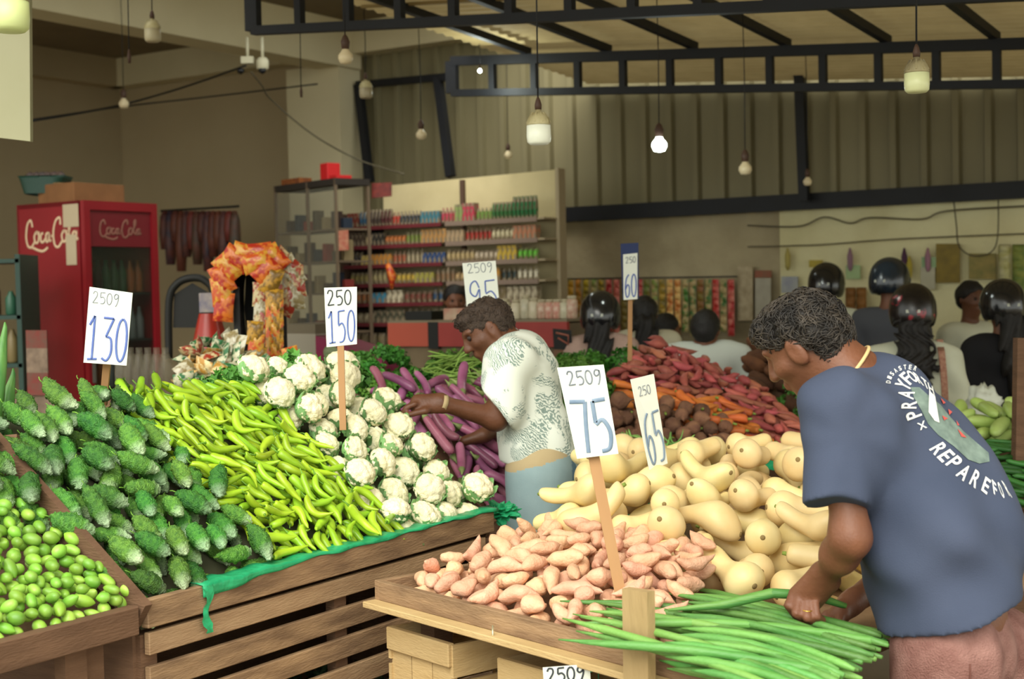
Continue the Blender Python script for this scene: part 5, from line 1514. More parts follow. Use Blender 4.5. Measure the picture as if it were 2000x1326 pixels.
cable([(1862, 385, wallD(1862)-.1), (1868, 440, wallD(1868)-.1), (1874, 482, wallD(1874)-.1), (1905, 500, wallD(1905)-.1), (1945, 480, wallD(1945)-.1), (1950, 385, wallD(1950)-.1)], 'looped string hanging on the whitewashed wall at right', .005, wcab)
for px, lab, n_ in ((484, 'white ceiling camera on the concrete beam, the left of two', 0), (513, 'white dome camera on the concrete beam, the right of two', 1)):
    p = at(px, 126, 10.6); t_ = thing('security_camera', lab, 'camera', tuple(p))
    mb = MB(); mb.box(p+UP*.03, (.09, .07, .05)) if n_ == 0 else mb.lathe([(.03, .05), (.045, .03), (.045, -.03), (.03, -.04)], p, UP, 14); mb.build('housing', M('camera_white', 'c9c4a8', .5), t_)
    mb = MB(); mb.lathe([(.001, -.04), (.026, -.025), (.03, 0)], p+Vector((-.05 if n_ == 0 else 0, -.02, -.035)), UP, 12); mb.build('lens', M('camera_black', '141518', .2), t_)
    mb = MB(); mb.tube([p+UP*.04, p+UP*.2], .012, 6); mb.build('bracket', M('camera_white', ''), t_)

# ------------------------------------------------------------- drinks fridge
redp = M('fridge_red', '8c1620', .4, '7a101a', 2, .2); glassd = M('dark_glass', '2a2f2a', .08, alpha=.35, spec=.8); darkin = M('fridge_inside', '3a3f38', .6)
def script_logo(mb, uv, w, nrm):
    S_ = [[(.13, .72), (.1, .95), (.03, .8), (0, .4), (.03, .1), (.1, .05), (.16, .22)], [(.2, .55), (.16, .4), (.18, .2), (.23, .22), (.25, .45), (.2, .55), (.27, .5)],
          [(.34, .5), (.29, .45), (.29, .22), (.34, .22), (.37, .32)], [(.44, .5), (.39, .45), (.39, .22), (.43, .25), (.45, .5), (.45, .25), (.49, .25)], [(.49, .38), (.54, .4)],
          [(.67, .75), (.66, .98), (.58, .88), (.53, .5), (.55, .1), (.62, .02), (.69, .2)], [(.73, .55), (.69, .4), (.71, .2), (.76, .22), (.78, .45), (.73, .55), (.8, .5)],
          [(.8, .3), (.86, .75), (.87, 1.0), (.83, .9), (.83, .4), (.86, .2), (.9, .35)], [(.95, .5), (.9, .45), (.9, .22), (.94, .25), (.97, .5), (.96, .25), (1.0, .28)], [(.1, .05), (.3, -.1), (.42, .02)]]
    for s_ in S_: ribbon(mb, [uv(a, b) for a, b in crs(s_, 5)], w, nrm)
K0 = at(164, 600, 9.35); K0 = Vector((K0.x, K0.y, 0)); FZ = 2.2; FW = .64; FD = .64
fr = thing('drinks_fridge', 'tall red drinks fridge with a glass door and cream script lettering on its side', 'fridge', tuple(K0))
fq = lambda a, b, z: K0+A*a-B*b+UP*z         # a along the door, b along the side
mb = MB(); mb.slab([fq(0, .02, .05), fq(0, FD, .05), fq(0, FD, FZ), fq(0, .02, FZ)], A*.02); mb.slab([fq(FW-.02, .02, .05), fq(FW-.02, FD, .05), fq(FW-.02, FD, FZ), fq(FW-.02, .02, FZ)], A*.02)
mb.slab([fq(0, .02, FZ-.03), fq(FW, .02, FZ-.03), fq(FW, FD, FZ-.03), fq(0, FD, FZ-.03)], UP*.03); mb.slab([fq(0, .02, .05), fq(FW, .02, .05), fq(FW, FD, .05), fq(0, FD, .05)], UP*.15)
mb.slab([fq(0, FD-.02, .05), fq(FW, FD-.02, .05), fq(FW, FD-.02, FZ), fq(0, FD-.02, FZ)], -B*.02); mb.build('cabinet', redp, fr)
mb = MB()
for a0, a1, z0, z1 in ((.0, .05, .1, FZ), (FW-.05, FW, .1, FZ), (.05, FW-.05, FZ-.06, FZ), (.05, FW-.05, .1, .2)): mb.slab([fq(a0, -.03, z0), fq(a1, -.03, z0), fq(a1, -.03, z1), fq(a0, -.03, z1)], -B*.035)
dr = mb.build('door_frame', redp, fr)
mb = MB(); mb.slab([fq(.05, -.01, .2), fq(FW-.05, -.01, .2), fq(FW-.05, -.01, FZ-.3), fq(.05, -.01, FZ-.3)], -B*.006); q_ = mb.build('glass_pane', glassd, dr); 
mb = MB(); mb.slab([fq(.05, -.015, FZ-.3), fq(FW-.05, -.015, FZ-.3), fq(FW-.05, -.015, FZ-.06), fq(.05, -.015, FZ-.06)], -B*.02); mb.build('header_panel', M('dim_header', '6b1a22', .4), dr)
mb = MB(); script_logo(mb, lambda u, v: fq(.14+.36*u, -.018, FZ-.24+.12*v), .014, B); mb.build('header_lettering', M('dim_cream', '8a5a4c', .6), dr)
mb = MB(); script_logo(mb, lambda u, v: fq(-.002, FD*.86-.52*u, FZ-.3+.2*v), .017, -A); mb.build('side_lettering', M('cream_lettering', 'd9bd9a', .6), fr)
mb = MB(); mb.beam(fq(.03, -.045, 1.0), fq(.03, -.045, 1.6), .015, .02, B); mb.build('handle', M('grey_plastic', '55544c', .5), fr)
for i in range(5):
    mb = MB(); mb.slab([fq(.02, .02, .3+i*.32), fq(FW-.02, .02, .3+i*.32), fq(FW-.02, FD-.05, .3+i*.32), fq(.02, FD-.05, .3+i*.32)], UP*.012); mb.build('shelf', darkin, fr)
for (b0, b1, z0, z1) in ((.02, .17, FZ-.17, FZ-.02), (.05, .15, FZ-.42, FZ-.22)):
    mb = MB(); mb.slab([fq(-.003, b0, z0), fq(-.003, b1, z0), fq(-.003, b1, z1), fq(-.003, b0, z1)], -A*.002); mb.build('pasted_paper', M('pasted_paper', 'b9a98c', .8), fr)
bt = MB(); bt.lathe([(.028, 0), (.03, .01), (.03, .13), (.012, .19), (.012, .22)], (0, 0, 0), UP, 10)
bcols = [M('bottle_'+n_, c_, .3) for n_, c_ in (('brown', '3a2016'), ('green', '2f5a34'), ('orange', 'a8622a'), ('clear', '8c9a94'))]
bmes = [bt.mesh('drink_bottle', m_) for m_ in bcols]
for i in range(5):
    for j in range(8):
        o = bpy.data.objects.new('drink_bottle', bmes[(i*3+j//3) % 4]); C.objects.link(o); o.location = fq(.07+j*.071, .1, .313+i*.32)
        tag(o, 'drink bottle standing behind the glass door of the red fridge', 'bottle', 'bottles in the red fridge')
def boxthing(name, label, cat, P, size, mat, ax=A, lid=None, group=None):
    mb = MB(); mb.box(Vector(P)+UP*size[2]/2, size, ax, UP.cross(ax)); o = mb.build(name, mat, None, bevel=min(size)*.04); tag(o, label, cat, group)
    if lid: mb = MB(); mb.box(Vector(P)+UP*(size[2]+.004), (size[0]*.98, size[1]*.15, .004), ax, UP.cross(ax)); q = mb.build('tape', lid); q.parent = o
    return o
cardb = M('brown_cardboard', '8a5f3a', .85, '76502f', 8, .2); tape = M('packing_tape', '9a7c50', .4)
boxthing('cardboard_box', 'brown cardboard box lying on top of the red fridge', 'box', fq(.27, .3, FZ), (.44, .36, .13), cardb, A, tape)
gt = thing('plastic_basket', 'dark green plastic basket on top of the red fridge, above the script lettering', 'basket', tuple(fq(.1, .4, FZ)))
mb = MB(); cB = at(90, 380, 9.75); 
rows = [[cB+UP*z_+Vector((math.copysign(abs(math.cos(t*PI/12))**.4, math.cos(t*PI/12))*rx, math.copysign(abs(math.sin(t*PI/12))**.4, math.sin(t*PI/12))*.14, 0)) for t in range(24)] for z_, rx in ((.0, .12), (.11, .155), (.12, .165), (.1, .15), (.01, .11))]
mb.grid(rows, closed=True); mb.build('tub', M('dark_green_plastic', '1d3f33', .5), gt)
for i in range(6):
    mb = MB(); mb.lathe([(.001, -.03), (.035, -.01), (.035, .02), (.001, .04)], cB+Vector((-.1+.04*i, 0, .12)), UP+Vector((.3*(i % 3-1), .2, 0)), 8)
    tag(mb.build('packet', M('dull_packet', '3d4a52', .6, '6a4a3a', 9, .2)), 'dull packet lying in the green basket on the fridge', 'packet', 'packets in the green basket')
# dark green shelf at the left edge
sh = at(20, 700, 8.9); shx = thing('metal_shelf', 'dark green metal shelf with goods at the left edge', 'shelf', (sh.x, sh.y, 0)); gmet = M('dark_green_metal', '1c3a30', .5)
sb = Vector((sh.x, sh.y, 0)); ns = 0
for i, z_ in enumerate((.5, .85, 1.15, 1.45, 1.8)):
    mb = MB(); mb.box(sb+UP*z_+Vector((-.25, .1, 0)), (.7, .35, .025)); mb.build('shelf_board', gmet, shx)
    for j in range(6):
        h_ = (.14, .18, .1, .2)[(i+j) % 4]; c_ = ('5a4a30', '2f5a44', '6a2a24', '3a4a5a', '7a6a44')[(i*2+j) % 5]
        mb = MB(); p = sb+Vector((-.5+.1*j, .05, z_+.013)); mb.lathe([(.03, 0), (.035, .01), (.035, h_*.75), (.015, h_), (.015, h_+.01)], p, UP, 10)
        if i < 4: tag(mb.build('jar', M('jar_'+c_, c_, .4)), 'dark jar on the green metal shelf at the left edge', 'jar', 'jars on the green metal shelf')
for x_ in (-.59, .09):
    mb = MB(); mb.box(sb+Vector((x_, .1, .92)), (.03, .35, 1.84)); mb.build('upright', gmet, shx)
po = thing('standing_poster', 'faded poster with a red top and red foot, left of the fridge', 'poster', tuple(at(72, 770, 7.6)))
for (y0, y1, c_) in ((645, 680, '7a2c24'), (680, 728, '8f7a66'), (728, 772, '7c241f')):
    mb = MB(); mb.slab([at(50+(y1-645)*.03, y1, 7.6), at(91+(y1-645)*.03, y1, 7.6), at(91+(y0-645)*.03, y0, 7.6), at(50+(y0-645)*.03, y0, 7.6)], Vector((0, .01, 0))); mb.build('panel', M('poster_'+c_, c_, .7, '5a4a3c', 20, .2), po)
mb = MB(); q0 = at(72, 770, 7.63); mb.beam(Vector((q0.x, q0.y, 0)), q0, .3, .02, Vector((0, 1, 0))); mb.build('support', M('poster_8f7a66', ''), po)

# ------------------------------------------------------------- snack stand and packets
def packet_mesh(nm, w, h, t, mat, n=8):
    mb = MB(); rows = []
    for side in (1, -1):
        rows = []
        for i in range(n):
            v = i/(n-1)*2-1; row = []
            for j in range(n):
                u = j/(n-1)*2-1
                z = side*t*.5*(max(0, (1-u*u)*(1-v**4)))**.6*(1+.25*math.sin(u*7+v*5)); row.append(Vector((u*w/2*(1-.06*(1-v*v)), v*h/2, z)))
            rows.append(row if side > 0 else row[::-1])
        mb.grid(rows)
    return mb.mesh(nm, mat)
pk_cols = {'green': ('2c6a3c', 'c9c8a8'), 'gold': ('b8873a', 'e0cf9a'), 'white': ('c9c4ac', '8a7a50'), 'orange': ('c8501f', 'd8a23a'), 'red': ('b02a1c', 'd9782c'), 'cream': ('c9b98a', '9a3424'), 'yellow': ('c09030', '7a5a1c')}
pkm = {k: M('packet_'+k, v[0], .3, v[1], 34, .85, spec=.5) for k, v in pk_cols.items()}
pkme = {k: packet_mesh('snack_packet', .10, .14, .045, pkm[k]) for k in pk_cols}
PSn = [at(365, 775, 5.2), at(610, 775, 5.3), at(600, 722, 5.6), at(385, 700, 5.6)]
r4 = thing('display_stand', 'stand under the small snack packets behind the peppers', 'stand', (PSn[0].x, PSn[0].y+.2, 0)); stand_box([p_ for p_ in PSn], r4, .1, wood_dk)
small = [(packet_mesh('snack_packet', .06, .085, .025, pkm[k], 6), []) for k in ('green', 'green', 'gold', 'white', 'green', 'gold', 'cream')]
for nm_, P_, lab in (('snack_packet', PSn, 'small shiny green and gold snack packet in the pile behind the peppers'),):
    heap(nm_, small, [P_], rot_up(.8, .6), lab, 'snack packet', 'snack packets piled behind the peppers', thick=.07, cell=.01, stop=.05, nmax=130, tries=30)
PSm = [at(370, 745, 5.5), at(470, 745, 5.5), at(460, 680, 5.75), at(385, 690, 5.75)]
heap('snack_packet', small[:2]+small[3:4], [PSm], rot_up(.6, .7), 'small green and white snack packet in the tall left end of the packet pile', 'snack packet', 'green snack packets at the left end of the pile', thick=.08, cell=.01, stop=.05, nmax=60, tries=30)
mb = MB(); c_ = [(p_.x, p_.y) for p_ in PSm]; stand_box(PSm, r4, .1, wood_dk)
# arched stand
DA = 6.6; rk = thing('snack_stand', 'black arched snack stand draped with red and yellow packets', 'snack stand', tuple(Vector((at(505, 740, DA).x, DA, 0))))
blackm = M('black_frame', '12130f', .6)
mb = MB()
for px in (462, 551):
    p = at(px, 560, DA); mb.beam(Vector((p.x, p.y, 0)), p, .03, .03, Vector((0, 1, 0)))
mb.build('leg', blackm, rk)
arc = [(462, 690), (455, 600), (458, 540), (478, 508), (505, 500), (532, 512), (548, 545), (551, 600)]
hood = []
for dd in (0, .28): hood.append([at(a_, b_, DA)+Vector((0, dd, 0)) for a_, b_ in crs(arc, 4)])
mb = MB(); mb.grid(hood); mb.slab([at(a_, b_, DA)+Vector((0, .28, 0)) for a_, b_ in arc], Vector((0, .01, 0))); mb.build('hood', blackm, rk)
def packet(k, px, py, D, rz, lab, group=None, sc=1, tilt=0):
    o = bpy.data.objects.new('snack_packet', pkme[k]); C.objects.link(o)
    o.matrix_world = Matrix.Translation(at(px, py, D)) @ Matrix.Rotation(rz, 4, 'Y') @ Matrix.Rotation(PI/2+tilt, 4, 'X') @ Matrix.Scale(sc, 4)
    return tag(o, lab, 'snack packet', group)
i = 0
for px, py, rz in ((437, 600, .1), (432, 570, -.1), (434, 545, -.4), (445, 522, -.7), (462, 505, -1.0), (482, 496, -1.3), (503, 494, 1.5), (522, 502, 1.1), (536, 517, .8)):
    packet(('red', 'orange')[i % 2], px, py, DA-.06, rz, 'red and orange snack packet draped over the arch of the black stand', 'packets over the arch', .95); i += 1
for px, py, rz in ((500, 512, 1.3), (518, 528, .8), (530, 548, .4)):
    packet(('orange', 'red', 'yellow')[i % 3], px, py, DA-.12, rz, 'orange snack packet on the inner right curve of the black stand', 'packets on the inner curve', .9); i += 1
for px, py in ((535, 560), (510, 575), (512, 600), (512, 625), (510, 650), (507, 675)):
    packet(('cream', 'cream', 'white')[i % 3], px, py, DA-.1, .05, 'cream snack packet hanging in the left strip of the black stand', 'cream packets in the left strip', .8); i += 1
for r_ in range(6):
    packet(('yellow', 'orange')[r_ % 2], 536, 590+r_*20, DA-.13, .02, 'yellow and orange snack packet in the right strip of the black stand', 'packets in the right strip', .85)
for r_, (px, py) in enumerate(((556, 515), (566, 530), (574, 550), (574, 573), (562, 585))):
    packet('white' if r_ % 2 else 'cream', px, py, DA-.02, (-.8, -.5, -.1, 0, .5)[r_], 'pale snack packet in the bunch at the right of the black stand', 'pale packets right of the stand', 1.05)
for px, py in ((498, 650), (500, 675), (505, 700), (507, 722)): packet(('yellow', 'orange')[i % 2], px, py, 6.35, .08, 'orange and blue snack packet in the strip hanging low before the stand', 'packets in the low strip', .75); i += 1
for px, py in ((570, 700), (578, 722)): packet('orange', px, py, 6.3, -.25, 'orange snack packet hanging alone right of the low strip', 'orange packets right of the low strip', .75)
# red bundle with a carton on top, black chair
rb = thing('red_bundle', 'large red plastic-wrapped bundle beside the black snack stand', 'bundle', (at(412, 740, 7.3).x, 7.3, 0))
c_ = at(412, 740, 7.3); zt_ = at(412, 612, 7.3).z
mb = MB(); rows = []
for i in range(16):
    t = i/15; z_ = .5+(zt_-.5)*t; r_ = .135*(1-.62*max(0, (t-.5)/.5)**1.6)
    rows.append([Vector((c_.x+math.cos(a*PI/12)*r_*(1+.05*math.sin(a*5+t*3)), c_.y+math.sin(a*PI/12)*r_, z_)) for a in range(24)])
mb.grid(rows, closed=True); mb.build('wrapped_body', M('shiny_red_plastic', 'b3221a', .3, '8f3324', 6, .2), rb)
mb = MB(); mb.box((c_.x, c_.y, .25), (.24, .24, .5)); mb.build('box_foot', wood_dk, rb)
p_ = at(408, 610, 7.3); boxthing('carton', 'small white and blue carton standing on the red bundle', 'carton', p_, (.085, .06, .1), M('blue_white_carton', 'c9b9a4', .6, '2a3f78', 14, .1), Vector((1, 0, 0)))
ch = thing('black_chair', 'black chair with a rounded backrest left of the red bundle', 'chair', (at(370, 700, 8).x, 8, 0))
bk = [at(*p, 8.0) for p in ((330, 700), (330, 590), (345, 555), (372, 543), (400, 548), (418, 580), (420, 700))]
mb = MB(); mb.tube([Vector(p) for p in crs([tuple(b_) for b_ in bk], 5)], .022, 8); mb.build('back_frame', blackm, ch)
mb = MB(); mb.slab([at(338, 640, 8.01), at(412, 640, 8.01), at(412, 575, 8.01), at(375, 553, 8.01), at(340, 575, 8.01)], Vector((0, .02, 0))); mb.build('backrest', blackm, ch)
cx = at(375, 700, 8).x
mb = MB(); mb.box((cx, 7.8, .46), (.34, .38, .04)); mb.build('seat', blackm, ch)
for dx in (-.15, .15):
    for dy in (-.17, .17):
        mb = MB(); mb.beam((cx+dx, 7.8+dy, 0), (cx+dx, 7.8+dy, .45), .03, .03); mb.build('leg', blackm, ch)
# pack of clear bottles
for i in range(12):
    p_ = at(240+(i % 6)*17, 775-(i//6)*14, 5.3+.08*(i//6)); mb = MB(); mb.lathe([(.025, 0), (.028, .01), (.027, .07), (.028, .1), (.013, .14), (.013, .16)], p_, UP, 12)
    tag(mb.build('water_bottle', M('clear_plastic', '77705f', .15, alpha=.22)), 'clear plastic water bottle in the pack behind the bitter gourds', 'bottle', 'water bottles behind the bitter gourds')
pp = [at(225, 790, 5.25), at(345, 790, 5.25), at(345, 775, 5.5), at(225, 775, 5.5)]; r5 = thing('display_stand', 'stand under the clear bottles behind the bitter gourds', 'stand', (pp[0].x, pp[0].y, 0))
pz = min(at(240, 775, 5.3).z, at(325, 761, 5.38).z); mb = MB(); mb.box((at(285, 775, 5.3).x, 5.34, pz/2-.004), (.26, .25, pz-.01)); mb.build('box_top', wood_dk, r5)

# hanging bags on the left wall, glass cabinet
hb = thing('hanging_rail', 'dark rail with hooks on the back wall holding dark and red bags', 'rail', tuple(at(390, 405, 12.4)))
mb = MB(); mb.beam(at(315, 412, 12.9), at(466, 403, 12.2), .02, .02); mb.build('rail', blackm, hb)
for i in range(14):
    px = 322+i*10.5; D_ = 12.88-.7*(px-315)/150; h_ = (75, 105, 60, 118, 90)[i % 5]
    c_ = ('3a1c1e', '16263a', '4a2420', '5a3020', '1c2a38', '6a1f22', '2a3a30')[i % 7]
    a_ = at(px, 412, D_-.06); b_ = at(px+1, 412+h_, D_-.06)
    mb = MB(); mb.tube([a_, a_.lerp(b_, .15), a_.lerp(b_, .6), b_], [.02, .045, .055, .04], 8); tag(mb.build('hanging_bag', M('bag_'+c_, c_, .5, '6a3a2c', 12, .1)), 'dark patterned bag hanging from the rail on the back wall', 'bag', 'bags on the wall rail')
gc = thing('glass_cabinet', 'tall narrow glazed cabinet with dark goods by the corner column', 'cabinet', tuple(Vector((at(600, 600, 11.4).x, 11.4, 0))))
g0 = at(538, 365, 11.7); g1 = at(655, 362, 11.0); gz = g0.z; G0 = Vector((g0.x, g0.y, 0)); dgv = Vector((g1.x-g0.x, g1.y-g0.y, 0)); GWd = dgv.length; dgv.normalize(); gn = Vector((-dgv.y, dgv.x, 0))
cabm = M('cabinet_frame', '6a5a48', .6)
gp = lambda a, b, z: G0+dgv*a+gn*b+UP*z
mb = MB()
for a_ in (0, GWd*.55, GWd):
    mb.beam(gp(a_, 0, 0), gp(a_, 0, gz), .02, .02, gn)
for a_ in (0, GWd): mb.beam(gp(a_, .3, 0), gp(a_, .3, gz), .02, .02, gn)
mb.build('frame', cabm, gc)
mb = MB(); mb.box(gp(GWd/2, .15, gz-.02), (GWd+.03, .32, .05), dgv, gn); mb.build('top_board', M('dark_top', '2a241f', .7), gc)
mb = MB(); mb.slab([gp(0, -.012, .3), gp(GWd, -.012, .3), gp(GWd, -.012, gz-.06), gp(0, -.012, gz-.06)], gn*.004); mb.build('glass_pane', M('cabinet_glass', '8a8a7c', .08, alpha=.18), gc)
gi = 0
for z_ in (.6, .95, 1.25, 1.55, 1.8, 2.05):
    mb = MB(); mb.box(gp(GWd/2, .15, z_), (GWd, .28, .015), dgv, gn); mb.build('shelf', cabm, gc)
    for j in range(7):
        c_ = ('3a2a24', '1f2a3a', '7a2a26', '4a4030', '8a7a58')[gi % 5]; gi += 1
        boxthing('boxed_good', 'small dark boxed item on a shelf of the glazed cabinet', 'box', gp(.04+j*(GWd-.08)/6, .12, z_+.008), (.05, .08, (.1, .14, .08, .16)[gi % 4]), M('good_'+c_, c_, .6), dgv, None, 'goods in the glazed cabinet')
for i in range(5): boxthing('carton', 'flat orange-brown carton lying on the glazed cabinet', 'carton', gp(.05+i*.058, .1, gz+.006), (.05, .12, .05), M('orange_carton', '9a5a24', .7, '5a2a1c', 14, .1), dgv, None, 'cartons on the glazed cabinet')
boxthing('red_box', 'bright red box on top of the glazed cabinet', 'box', gp(GWd*.68, .14, gz+.006), (.11, .12, .14), M('bright_red', 'c21f22', .5), dgv)
boxthing('red_tray', 'flat red tray at the right end of the cabinet top', 'tray', gp(GWd*.88, .12, gz+.006), (.1, .14, .03), M('bright_red', ''), dgv)

# ------------------------------------------------------------- main shelf unit
R0 = at(1066, 600, 10.6); R0 = Vector((R0.x, R0.y, 0)); UW = 1.95; UZ = 2.46
uq = lambda a, b, z: R0-B*(UW-a)+A*b+UP*z        # a from the left end
un = thing('shelf_unit', 'long wall shelf unit with a white back panel, stocked with small groceries', 'shelf unit', tuple(uq(UW/2, 0, 0)))
cream = M('cream_panel', 'd8c99c', .8, 'c8b98c', 4, .2); rail_r = M('maroon_shelf_edge', '6a2228', .6); rail_c = M('grey_pink_shelf_edge', '8a7668', .6); shelf_brown = M('shelf_board', '6a5a4a', .8)  # brown boards for the left shelves; the right ones are paler
mb = MB(); mb.slab([uq(.22, .3, .3), uq(UW, .3, .3), uq(UW, .3, UZ), uq(.22, .3, UZ-.03)], A*.02); mb.build('back_panel', cream, un)
mb = MB(); mb.slab([uq(0, .3, .3), uq(.22, .3, .3), uq(.22, .3, 2.2), uq(0, .3, 2.2)], A*.02); mb.build('dark_back_panel', M('dark_panel', '4a3c30', .8), un)
for a_, z1 in ((UW, UZ), (1.03, UZ-.03), (0.0, 2.2)):
    mb = MB(); mb.box(uq(a_, .25 if a_ > 1.5 else .15, z1/2), (.03, .1 if a_ > 1.5 else .3, z1), B, A) if a_ != 1.03 else mb.box(uq(a_, .28, z1/2), (.035, .03, z1), B, A); mb.build('upright', M('unit_upright', 'a8987a', .7) if a_ > 1.5 else M('unit_upright_dark', '5a4436', .7), un)
SZ = [2.08, 1.925, 1.77, 1.615, 1.46, 1.3, 1.12]
for z_ in SZ:
    mb = MB(); mb.box(uq(.5, .16, z_), (1.0, .28, .015), B, A); sb_ = mb.build('shelf', shelf_brown, un)
    mb = MB(); mb.box(uq(.5, .015, z_-.006), (1.0, .012, .03), B, A); mb.build('price_rail', rail_r, un)
    mb = MB(); mb.box(uq(1.49, .16, z_), (.9, .28, .015), B, A); mb.build('shelf', M('pale_shelf_board', 'a8987a', .8), un)
    mb = MB(); mb.box(uq(1.46, .015, z_-.006), (.84, .012, .035), B, A); mb.build('price_rail', rail_c, un)
random.seed(21)
def goods(shape, w, h, mat):
    mb = MB()
    if shape == 'box': mb.box((0, 0, h/2), (w*.95, .07, h))
    elif shape == 'bag':
        return packet_up(w, h, mat)
    else: mb.lathe([(w*.4, 0), (w*.44, .006), (w*.44, h*.7), (w*.2, h*.88), (w*.2, h)], (0, 0, 0), UP, 10)
    return mb.mesh('grocery', mat)
def packet_up(w, h, mat):
    mb = MB(); rows = []
    for i in range(6):
        v = i/5; tt = .03*math.sin(PI*min(1, v*.9+.1))**.6
        rows.append([Vector((w*.47*math.cos(a*PI/5), tt*math.sin(a*PI/5), h*v)) for a in range(10)])
    mb.grid(rows, closed=True); return mb.mesh('grocery', mat)
rowsdef = [
    ('top', [('8a3a2c', 3), ('2a5a78', 2), ('4a3a34', 4), ('5a2428', 3), ('b03424', 2), ('2c3038', 6), ('3a7a8a', 5), ('b0344a', 4), ('8aa05c', 2), ('c03a52', 3), ('6a8a3a', 4), ('2f6a34', 5), ('1f6a38', 6)]),
    ('second', [('4a3a30', 4), ('c9b48a', 2), ('2a2a2a', 3), ('b8682a', 5), ('7a8a3a', 4), ('b98a50', 6), ('b59a78', 4), ('a83228', 6), ('d0c4a0', 5), ('b87a58', 5)]),
    ('third', [('2a2a30', 3), ('c9b060', 2), ('c98a3a', 5), ('a85a3a', 3), ('b0a080', 4), ('2a4a7a', 5), ('c0a878', 6), ('c9b8a0', 5), ('c8a83a', 4), ('6abf3a', 4)]),
    ('fourth', [('9a8a4a', 4), ('b0a070', 5), ('c9a83a', 5), ('a8a04a', 4), ('8a6a4a', 4), ('c0a070', 5), ('c8903a', 4), ('2a3a3a', 3), ('d8d0b8', 4)]),
    ('fifth', [('c07a4a', 4), ('3a8aa8', 3), ('cfc4a8', 3), ('7a3a2c', 5), ('2a4a6a', 4), ('a89a70', 5), ('7a6a48', 4), ('c0b498', 5)]),
    ('sixth', [('b0a080', 4), ('4a4a3a', 5), ('5a3a2c', 4), ('8a8a6a', 5), ('b09a78', 5), ('c9c0a8', 6)]),
    ('lowest', [('8a7a58', 5), ('3a3430', 5), ('a89a70', 6), ('6a3a2c', 5)])]
cache = {}
for ri, (rn, segs) in enumerate(rowsdef):
    tot = sum(n for _, n in segs); a_ = .04; step = (UW-.1-.04)/tot
    for c_, n in segs:
        shp = random.choice(('box', 'bag', 'bottle')); 
        if c_ in ('2f6a34', '1f6a38'): shp = 'bag'
        h_ = random.uniform(.075, .115)*(1.25 if ri == 0 else 1)*(1.35 if c_ == '1f6a38' else 1)
        key = (c_, shp, round(h_, 2))
        if key not in cache: cache[key] = goods(shp, step*.92, h_, M('grocery_'+c_, c_, .5, '8f8068', 26, .92))
        for j in range(n):
            o = bpy.data.objects.new({'box': 'grocery_box', 'bag': 'grocery_packet', 'bottle': 'grocery_bottle'}[shp], cache[key]); C.objects.link(o)
            o.location = uq(a_+step/2, .08, SZ[ri]+.008); o.rotation_euler.z = math.atan2(B.y, B.x)
            tag(o, 'small grocery %s on the %s shelf of the wall unit' % ({'box': 'box', 'bag': 'packet', 'bottle': 'bottle'}[shp], rn), 'grocery', 'groceries on the %s shelf of the wall unit' % rn)
            a_ += step
mb = MB(); mb.slab([at(726, 387, 11.25), at(765, 383, 11.2), at(765, 356, 11.2), at(726, 358, 11.25)], Vector((0, .015, 0))); o = mb.build('framed_picture', M('dark_red_picture', '4a1c1c', .5, '8a3428', 22, .2)); tag(o, 'small dark red framed picture at the top left of the wall unit', 'picture')
mb = MB(); mb.slab([at(656, 490, 11.0), at(681, 488, 11.0), at(680, 449, 11.0), at(655, 451, 11.0)], Vector((0, .02, 0))); o = mb.build('calendar_card', M('red_card', '9a2a24', .6, 'b58a6a', 30, .1)); tag(o, 'small red printed card hanging left of the wall unit', 'card')
mb = MB(); p0_ = at(757, 515, 10.9); p1_ = at(765, 565, 10.9); mb.tube([p0_, p0_.lerp(p1_, .5)+Vector((.02, 0, 0)), p1_], [.02, .035, .01], 8); o = mb.build('hanging_packet', pkm['red']); tag(o, 'red twisted packet hanging in front of the left shelves', 'packet')

# ------------------------------------------------------------- counters
cnt = thing('shop_counter', 'red-fronted counter with jars, in front of the wall shelves', 'counter', tuple(Vector((at(930, 700, 9.2).x, 9.2, 0))))
q0 = at(757, 632, 9.5); q1 = at(1107, 627, 8.7); cz = .5*(q0.z+q1.z); d_ = Vector((q1.x-q0.x, q1.y-q0.y, 0)); CL = d_.length; d_.normalize(); cn_ = Vector((-d_.y, d_.x, 0)); Q0 = Vector((q0.x, q0.y, 0))
cp_ = lambda a, b, z: Q0+d_*a+cn_*b+UP*z
redc = M('counter_red', 'a33a32', .5, '8f2c28', 5, .2)
for a0, a1, mt in ((0, CL*.24, M('counter_orange_red', 'ad4e3a', .6)), (CL*.3, CL, redc)):
    mb = MB(); mb.slab([cp_(a0, 0, cz-.155), cp_(a1, 0, cz-.155), cp_(a1, 0, cz), cp_(a0, 0, cz)], cn_*.03); mb.build('front_band', mt, cnt)
mb = MB(); mb.slab([cp_(CL*.24, -.002, cz-.17), cp_(CL*.3, -.002, cz-.17), cp_(CL*.3, -.002, cz+.004), cp_(CL*.24, -.002, cz+.004)], cn_*.032); mb.build('dark_gap_strip', blackm, cnt)  # black strip stands in for the shadowed gap between the front bands
mb = MB(); mb.slab([cp_(0, .03, 0), cp_(CL, .03, 0), cp_(CL, .45, 0), cp_(0, .45, 0)], UP*(cz-.01)); mb.build('cabinet', M('counter_body', '7a6a50', .8, '5a4c3a', 4, .2), cnt)
mb = MB(); mb.slab([cp_(0, .0, cz), cp_(CL, .0, cz), cp_(CL, .45, cz), cp_(0, .45, cz)], UP*.015); mb.build('countertop', M('countertop', '7c7058', .5), cnt)
jm = {c: M('jar_'+c, c, .2, 'd8cbb0', 30, .0) for c in ('b06a5c', 'c8c0a4', 'a8a890', 'b8b89c', 'c04a4a')}
